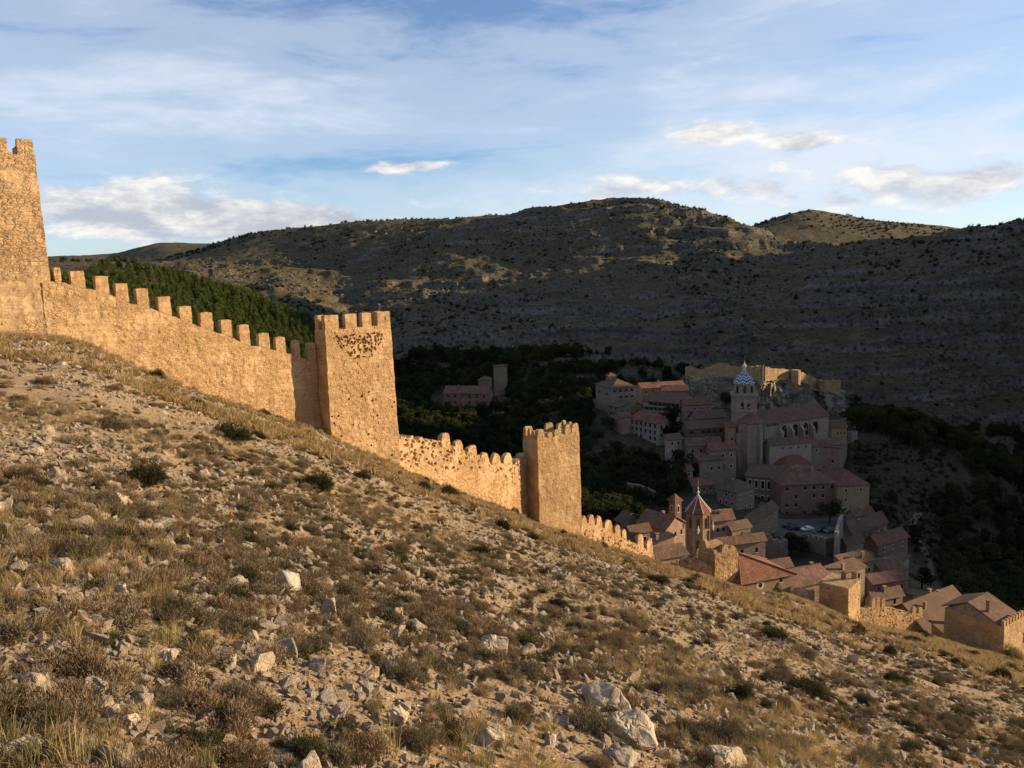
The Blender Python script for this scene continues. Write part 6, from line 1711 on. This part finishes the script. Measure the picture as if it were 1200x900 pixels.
for a in [
 (101, 817, 48, 28, 3, 'square-cut tan limestone block lying among rubble near the bottom left', .3), (63, 677, 44, 26, 1, 'rounded boulder with a dark shaded face at the left edge of the slope'),
 (140, 699, 18, 20, 5, 'small upright ochre stone right of the dark-faced boulder'), (133, 592, 34, 22, 7, 'tan rock jutting out below the dark bushes on the left slope'),
 (333, 690, 46, 26, 3, 'large buff rock slab breaking through the middle of the slope'), (385, 728, 28, 34, 6, 'tall ochre rock below the large buff slab'),
 (575, 876, 40, 30, 4, 'bright clean-faced angular block at the bottom centre'), (643, 876, 22, 20, 8, 'small square pale block right of the bright angular block'),
 (578, 767, 40, 30, 0, 'grey-white rock with one sunlit face in the middle of the slope'), (712, 834, 66, 38, 9, 'big pale fissured outcrop right of centre, upper of two'),
 (742, 874, 76, 44, 4, 'big pale rounded outcrop right of centre, lower of two'), (733, 898, 52, 24, 3, 'flat dark-topped slab at the bottom edge, under the pale outcrops'),
 (465, 852, 30, 28, 2, 'pointed tan rock at lower centre left, beside dry bushes'), (433, 796, 24, 20, 6, 'pale block with a dark left side, left of the leaning shard'),
 (457, 790, 24, 18, 8, 'thin leaning stone shard'), (464, 729, 18, 24, 1, 'slim upright pale stone above the leaning shard'),
 (1016, 862, 16, 16, 5, 'single white egg-shaped stone on the right slope'), (951, 857, 14, 14, 7, 'small pale cube-like stone left of the white egg-shaped stone'),
 (858, 900, 56, 22, 0, 'wide pale rock cut by the bottom edge, right of centre'), (20, 889, 56, 28, 9, 'broad flat pale slab in the bottom left corner'),
 (195, 778, 26, 24, 2, 'knobbly whitish stone above the rubble heap'), (292, 752, 26, 18, 3, 'tan stone with a sharp crest beside the dry bush'),
 (152, 858, 36, 22, 5, 'tilted pale slab in the rubble heap at bottom left'), (132, 842, 26, 18, 8, 'small tan slab leaning on the square-cut block'),
 (210, 800, 24, 30, 6, 'tall grey stone at the top of the rubble heap'), (68, 770, 30, 18, 1, 'low tan stone left of the rubble heap'),
 (640, 845, 20, 14, 7, 'flat tan stone between the bright block and the outcrop'), (700, 770, 18, 12, 4, 'small pale stone above the upper outcrop'),
 (505, 835, 26, 14, 3, 'flat pale stone right of the pointed tan rock'), (905, 830, 18, 12, 2, 'small grey-white stone on the right scree'),
 (1000, 775, 14, 10, 1, 'small pale stone in the golden grass'), (230, 590, 20, 12, 0, 'buff stone in the middle of the left slope'),
]: rock(*a[:6], *a[6:])
rock(271, 609, 13, 8, 1, 'small bright orange stone high on the slope', None, 1, 'rock_orange')

def shrub(px, pyb, w, h, kinds, k, label, group=None):
    p = hit(px, pyb); W_m = px_size(p, w) * .9; H_m = px_size(p, h) * .85; me = kinds[k % len(kinds)]
    o = link('shrub', me, None, (p[0], p[1] + W_m * .3, gz(p[0], p[1] + W_m * .3) - .02 * W_m)); d = max(1e-3, me.vertices and 1.0)
    o.scale = (W_m * 1.05, W_m * 1.05, H_m * 1.5); o.rotation_euler = (0, 0, RNG.uniform(0, 6.28))
    return props(o, label, 'shrub', group)
for a in [
 (178, 460, 42, 22, YELB, 0, 'yellow-green rounded bush high on the left slope'), (118, 456, 44, 16, DRYB, 0, 'low brown bush left of the yellow-green bush'),
 (155, 566, 78, 42, JUNI, 0, 'wide dark bush in the middle of the left slope'), (268, 516, 58, 36, JUNI, 1, 'dark green bush below the first curtain wall'),
 (228, 478, 22, 22, JUNI, 2, 'small upright dark bush left of the dark green bush'), (362, 572, 64, 34, JUNI, 0, 'dark olive bush right of centre-left slope, below the second tower'),
 (292, 556, 36, 16, THYME, 1, 'low dark cushion left of the dark olive bush'), (524, 580, 42, 20, JUNI, 2, 'dark bush against the foot of the rubble curtain wall'),
 (552, 596, 18, 14, THYME, 0, 'small bush at the wall foot right of the dark bush'), (465, 648, 36, 26, DRYB, 1, 'dark brown bush alone in the middle of the slope'),
 (560, 652, 40, 16, JUNI, 1, 'low dark bush near the third tower'), (512, 612, 26, 12, THYME, 2, 'low grey cushion above the lone brown bush'),
 (44, 862, 96, 62, THYME, 0, 'big grey thyme cushion at the bottom left edge'), (186, 828, 62, 34, THYME, 1, 'round grey-brown thyme bush beside the rubble heap'),
 (276, 842, 76, 44, DRYB, 2, 'dense brown thyme bush at bottom left of centre'), (268, 906, 104, 34, DRYB, 0, 'reddish brown dome of twigs cut by the bottom edge'),
 (214, 882, 80, 40, JUNI, 2, 'dark shadowy bush between the two brown thyme bushes'), (356, 764, 58, 34, THYME, 2, 'dark grey bush with loose sprigs at lower left of centre'),
 (190, 720, 66, 30, THYME, 0, 'broad grey-green cushion on the left slope'), (250, 715, 40, 24, DRYB, 1, 'brown cushion joining the broad grey-green one'),
 (150, 665, 30, 16, DRYB, 2, 'low brown cushion above the broad grey-green one'), (205, 660, 60, 20, JUNI, 0, 'flat dark bush in mid slope on the left'),
 (870, 824, 44, 32, JUNI, 1, 'dark green bush on the right scree'), (950, 818, 60, 34, JUNI, 2, 'wide dark green bush right of the scree'),
 (990, 852, 24, 28, YELB, 1, 'small fresh green bush beside the white egg-shaped stone'), (1062, 806, 50, 22, JUNI, 0, 'dark low bush in the golden grass'),
 (905, 748, 52, 16, JUNI, 1, 'olive bush below the flat-topped tower'), (832, 752, 36, 14, THYME, 1, 'low grey bush in the upper right grass'),
 (1073, 757, 34, 16, JUNI, 2, 'dark juniper at the end of the sunlit wall'), (1004, 735, 26, 12, JUNI, 0, 'dark bush at the corner of the flat-topped tower'),
 (1192, 776, 34, 30, YELB, 0, 'grey-green bush beside the corner house at the right edge'), (1130, 772, 30, 12, DRYB, 0, 'brown bush left of the corner house'),
 (812, 686, 30, 14, JUNI, 1, 'dark bush below the low wall stub'), (770, 684, 40, 14, JUNI, 2, 'dark low bush under the end of the broken wall'),
 (720, 702, 40, 14, THYME, 2, 'grey cushion on the open slope below the broken wall'), (650, 712, 34, 14, JUNI, 0, 'small dark bush in the centre of the slope'),
 (480, 880, 70, 44, THYME, 1, 'grey thyme bush with straw stalks at the bottom centre left'), (420, 888, 62, 44, DRYB, 2, 'brown thyme bush left of the straw-stalked one'),
 (345, 896, 66, 36, JUNI, 1, 'dark bush at the bottom edge, left of centre'), (610, 838, 40, 26, DRYB, 0, 'straw-brown bush above the bright angular block'),
 (560, 800, 46, 24, THYME, 0, 'grey bush below the grey-white rock'), (1040, 900, 60, 30, THYME, 2, 'grey bush at the bottom right edge'),
 (1130, 850, 44, 20, JUNI, 0, 'dark bush low on the right slope'), (820, 860, 44, 22, THYME, 1, 'grey bush right of the lower outcrop'),
 (700, 905, 50, 24, DRYB, 1, 'brown bush cut by the bottom edge, left of the outcrops'), (110, 640, 40, 18, THYME, 1, 'grey cushion above the dark-faced boulder'),
 (20, 470, 30, 14, YELB, 1, 'yellowish bush at the left edge, high on the slope'), (90, 520, 46, 18, DRYB, 1, 'brown cushion under the first tower'),
 (420, 560, 30, 16, JUNI, 2, 'dark bush at the foot of the second tower'), (392, 545, 26, 12, DRYB, 0, 'brown bush just left of the second tower foot'),
]: shrub(*a)

# the many other plants and stones that can be counted: one object each
def many(n, r0, r1, kinds, smin, smax, name, label, cat, group, dens, sink=.03, zs=(.7, 1.1), pw=.5):
    c = 0; x, y, r = field(n * 12, -35, 35, r0, r1, pw); z, ok = near_ok(x, y, r, .96); px, py = vis_px(x, y, z)
    ok &= (px > -30) & (px < 1230) & (py < 930) & (RNG.uniform(size=len(x)) < dens(x, y))
    for i in np.nonzero(ok)[0][:n]:
        s = smin + (smax - smin) * RNG.uniform() ** 2; s *= 1 + r[i] / 60
        o = link(name, kinds[int(RNG.integers(len(kinds)))], None, (x[i], y[i], z[i] + sink * s)); o.scale = (s, s, s * RNG.uniform(*zs)); o.rotation_euler = (RNG.normal() * .1, RNG.normal() * .1, RNG.uniform(0, 6.28))
        props(o, label, cat, group)
many(150, 3.5, 120, THYME, .22, .5, 'thyme_cushion', 'low grey-green thyme cushion growing between stones', 'thyme', 'thyme cushions on the slope', lambda x, y: np.clip(.5 + fbm2(x / 8, y / 8, 3), .05, 1), -.03)
many(90, 3.5, 110, DRYB, .22, .48, 'dry_cushion', 'low dry brown cushion of twigs on the slope', 'dry bush', 'dry brown cushions on the slope', lambda x, y: np.clip(.5 + fbm2(x / 8 + 9, y / 8, 3), .05, 1), -.03)
many(40, 25, 140, JUNI, .4, .85, 'juniper', 'small dark green juniper scattered on the slope', 'juniper', 'junipers scattered on the slope', lambda x, y: np.clip(.4 + fbm2(x / 12 + 3, y / 12, 3), .05, 1), -.03)
many(190, 3.5, 90, ROCKS, .09, .26, 'stone', 'pale angular limestone stone lying loose on the slope', 'stone', 'loose limestone stones on the slope', lambda x, y: np.clip(.55 + 1.2 * fbm2(x / 9 + 20, y / 9, 4) - .5 * grass_zone(x, y), .03, 1), .1)

# straw grass clumps in the bottom left corner
for k, (px, pb, h_) in enumerate([(14, 880, 60), (52, 896, 66), (84, 905, 70), (110, 888, 44), (28, 905, 58), (140, 905, 60), (66, 858, 40), (240, 905, 46), (455, 885, 60), (545, 875, 36)]):
    p = hit(px, pb); s_ = px_size(p, h_) * 2.0
    o = link('grass_clump', TUFTG[k % 3], None, (p[0], p[1], gz(p[0], p[1]))); o.scale = (s_, s_, s_); o.rotation_euler = (0, .1, k * 1.3)
    props(o, 'tall clump of pale straw grass near the bottom edge', 'grass clump', 'straw grass clumps at the bottom edge')
# ------------------------------------------------------------------ camera, sun and sky
cam = bpy.data.cameras.new('camera'); cam.sensor_width = 36; cam.lens = 36 * F / 1200
cam.clip_start = .1; cam.clip_end = 30000
co = bpy.data.objects.new('camera', cam); COL.objects.link(co)
co.matrix_world = Matrix(((_r[0], _u[0], -_f[0], 0), (_r[1], _u[1], -_f[1], 0), (_r[2], _u[2], -_f[2], 0), (0, 0, 0, 1)))
scn.camera = co

SUN_AZ, SUN_EL = rad(80), rad(13)
sd = Vector((sin(SUN_AZ) * cos(SUN_EL), cos(SUN_AZ) * cos(SUN_EL), sin(SUN_EL)))
sl = bpy.data.lights.new('sun', 'SUN'); sl.energy = 5.0; sl.angle = rad(.5); sl.color = (1.0, .74, .45)
so = bpy.data.objects.new('sun', sl); COL.objects.link(so)
so.rotation_euler = (-sd).to_track_quat('-Z', 'Y').to_euler()
so.location = (300, 50, 200)

w = bpy.data.worlds.new('World'); scn.world = w; w.use_nodes = True
class WT(NT):
    def __init__(s, tree): s.t = tree; s.t.nodes.clear()
t = WT(w.node_tree)
sky = t.n('ShaderNodeTexSky', sky_type='NISHITA'); sky.sun_disc = False
sky.sun_elevation = SUN_EL; sky.sun_rotation = SUN_AZ
sky.altitude = 1200; sky.air_density = 1.0; sky.dust_density = .6; sky.ozone_density = 2.0
d = t.coord('Generated')
sep = t.n('ShaderNodeSeparateXYZ', {0: d}); dx, dy, dz = sep.outputs
az = t.math('ARCTAN2', dx, dy)
el = t.math('ARCSINE', dz)
def blob(a0, e0, sa, se):
    """soft patch of sky around azimuth a0, elevation e0 (degrees)"""
    p = t.math('DIVIDE', t.math('SUBTRACT', az, rad(a0)), rad(sa)); q = t.math('DIVIDE', t.math('SUBTRACT', el, rad(e0)), rad(se))
    r2 = t.math('ADD', t.math('MULTIPLY', p, p), t.math('MULTIPLY', q, q))
    return t.math('EXPONENT', t.math('MULTIPLY', r2, -1.0))
def add(*a):
    s = a[0]
    for b in a[1:]: s = t.math('ADD', s, b)
    return s
ELV = t.n('ShaderNodeCombineXYZ', {0: az, 1: el, 2: 0.0}).outputs[0]
# high thin cloud in long streaks that fan up to the right
rot = t.n('ShaderNodeMapping', {'Vector': ELV, 'Rotation': (0, 0, rad(-10)), 'Scale': (2.2, 10.5, 1)}).outputs[0]
c1 = t.noise(rot, 1.6, 9, .64, .3); c2 = t.noise(t.scale(ELV, (2.0, 5.0, 1)), 1.4, 4, .5, .2)
amt = add(t.math('MULTIPLY', blob(-22, 11.5, 17, 3.6), .22), t.math('MULTIPLY', blob(24, 11, 17, 11), .17), t.math('MULTIPLY', blob(-28, 20, 14, 3), .16), t.math('MULTIPLY', blob(10, 5, 26, 3.5), .16),
          t.math('MULTIPLY', blob(-12, 7.6, 16, 1.6), -.12), t.math('MULTIPLY', blob(-4, 17.5, 9, 2.5), -.06))
cir = t.ramp(add(t.math('MULTIPLY', c1, .55), t.math('MULTIPLY', c2, .36), amt), [(.38, .06), (.52, .42), (.72, .85)], 'EASE')
# heaped cloud low over the hills
cv = t.scale(ELV, (6.5, 17, 1)); cu = t.noise(cv, 1.7, 10, .62, .15); cu2 = t.noise(t.scale(t.vmath('ADD', ELV, (-.010, -.011, 0)), (6.5, 17, 1)), 1.7, 10, .62, .15)
cam_ = add(t.math('MULTIPLY', blob(-26, 4.7, 9, 2.2), .46), t.math('MULTIPLY', blob(-14.5, 3.5, 8, 1.7), .46), t.math('MULTIPLY', blob(13.8, 8.6, 3.0, .95), .46), t.math('MULTIPLY', blob(20.5, 7.8, 3.0, .8), .40), t.math('MULTIPLY', blob(-6.5, 7.4, 4, .55), .34),
           t.math('MULTIPLY', blob(27, 4.6, 10, 1.9), .36), t.math('MULTIPLY', blob(10, 5.4, 9, 1.1), .30))
tot = add(cu, cam_)
cuf = t.ramp(tot, [(.66, 0), (.88, .95)], 'EASE')
core = t.ramp(tot, [(.82, 0), (1.0, .8)], 'EASE')
lit = t.ramp(t.math('ADD', t.math('MULTIPLY', t.math('SUBTRACT', cu, cu2), 2.6), .5), [(.22, 0), (.85, 1)])
S = SKYK = 1.0
ccol = t.mix(lit, (3.4, 3.7, 4.4), (6.9, 6.7, 6.3))
ccol = t.mix(t.math('MULTIPLY', core, t.math('SUBTRACT', 1.0, t.math('MULTIPLY', lit, .75))), ccol, (3.5, 3.7, 4.2))
skyc = t.mix(1.0, sky.outputs[0], (.80, .97, 1.2), 'MULTIPLY')
skyc = t.mix(cir, skyc, (5.5, 5.9, 6.5))
skyc = t.mix(cuf, skyc, ccol)
bg = t.n('ShaderNodeBackground', {'Color': skyc, 'Strength': .075})
ow = t.n('ShaderNodeOutputWorld'); t.t.links.new(bg.outputs[0], ow.inputs[0])

scn.view_settings.view_transform = 'Standard'; scn.view_settings.look = 'None'
scn.view_settings.exposure = 1.0; scn.view_settings.gamma = 1.0; scn.view_settings.use_curve_mapping = False
scn.cycles.max_bounces = 4; scn.cycles.diffuse_bounces = 2; scn.cycles.glossy_bounces = 2; scn.cycles.transmission_bounces = 2
scn.cycles.use_denoising = True
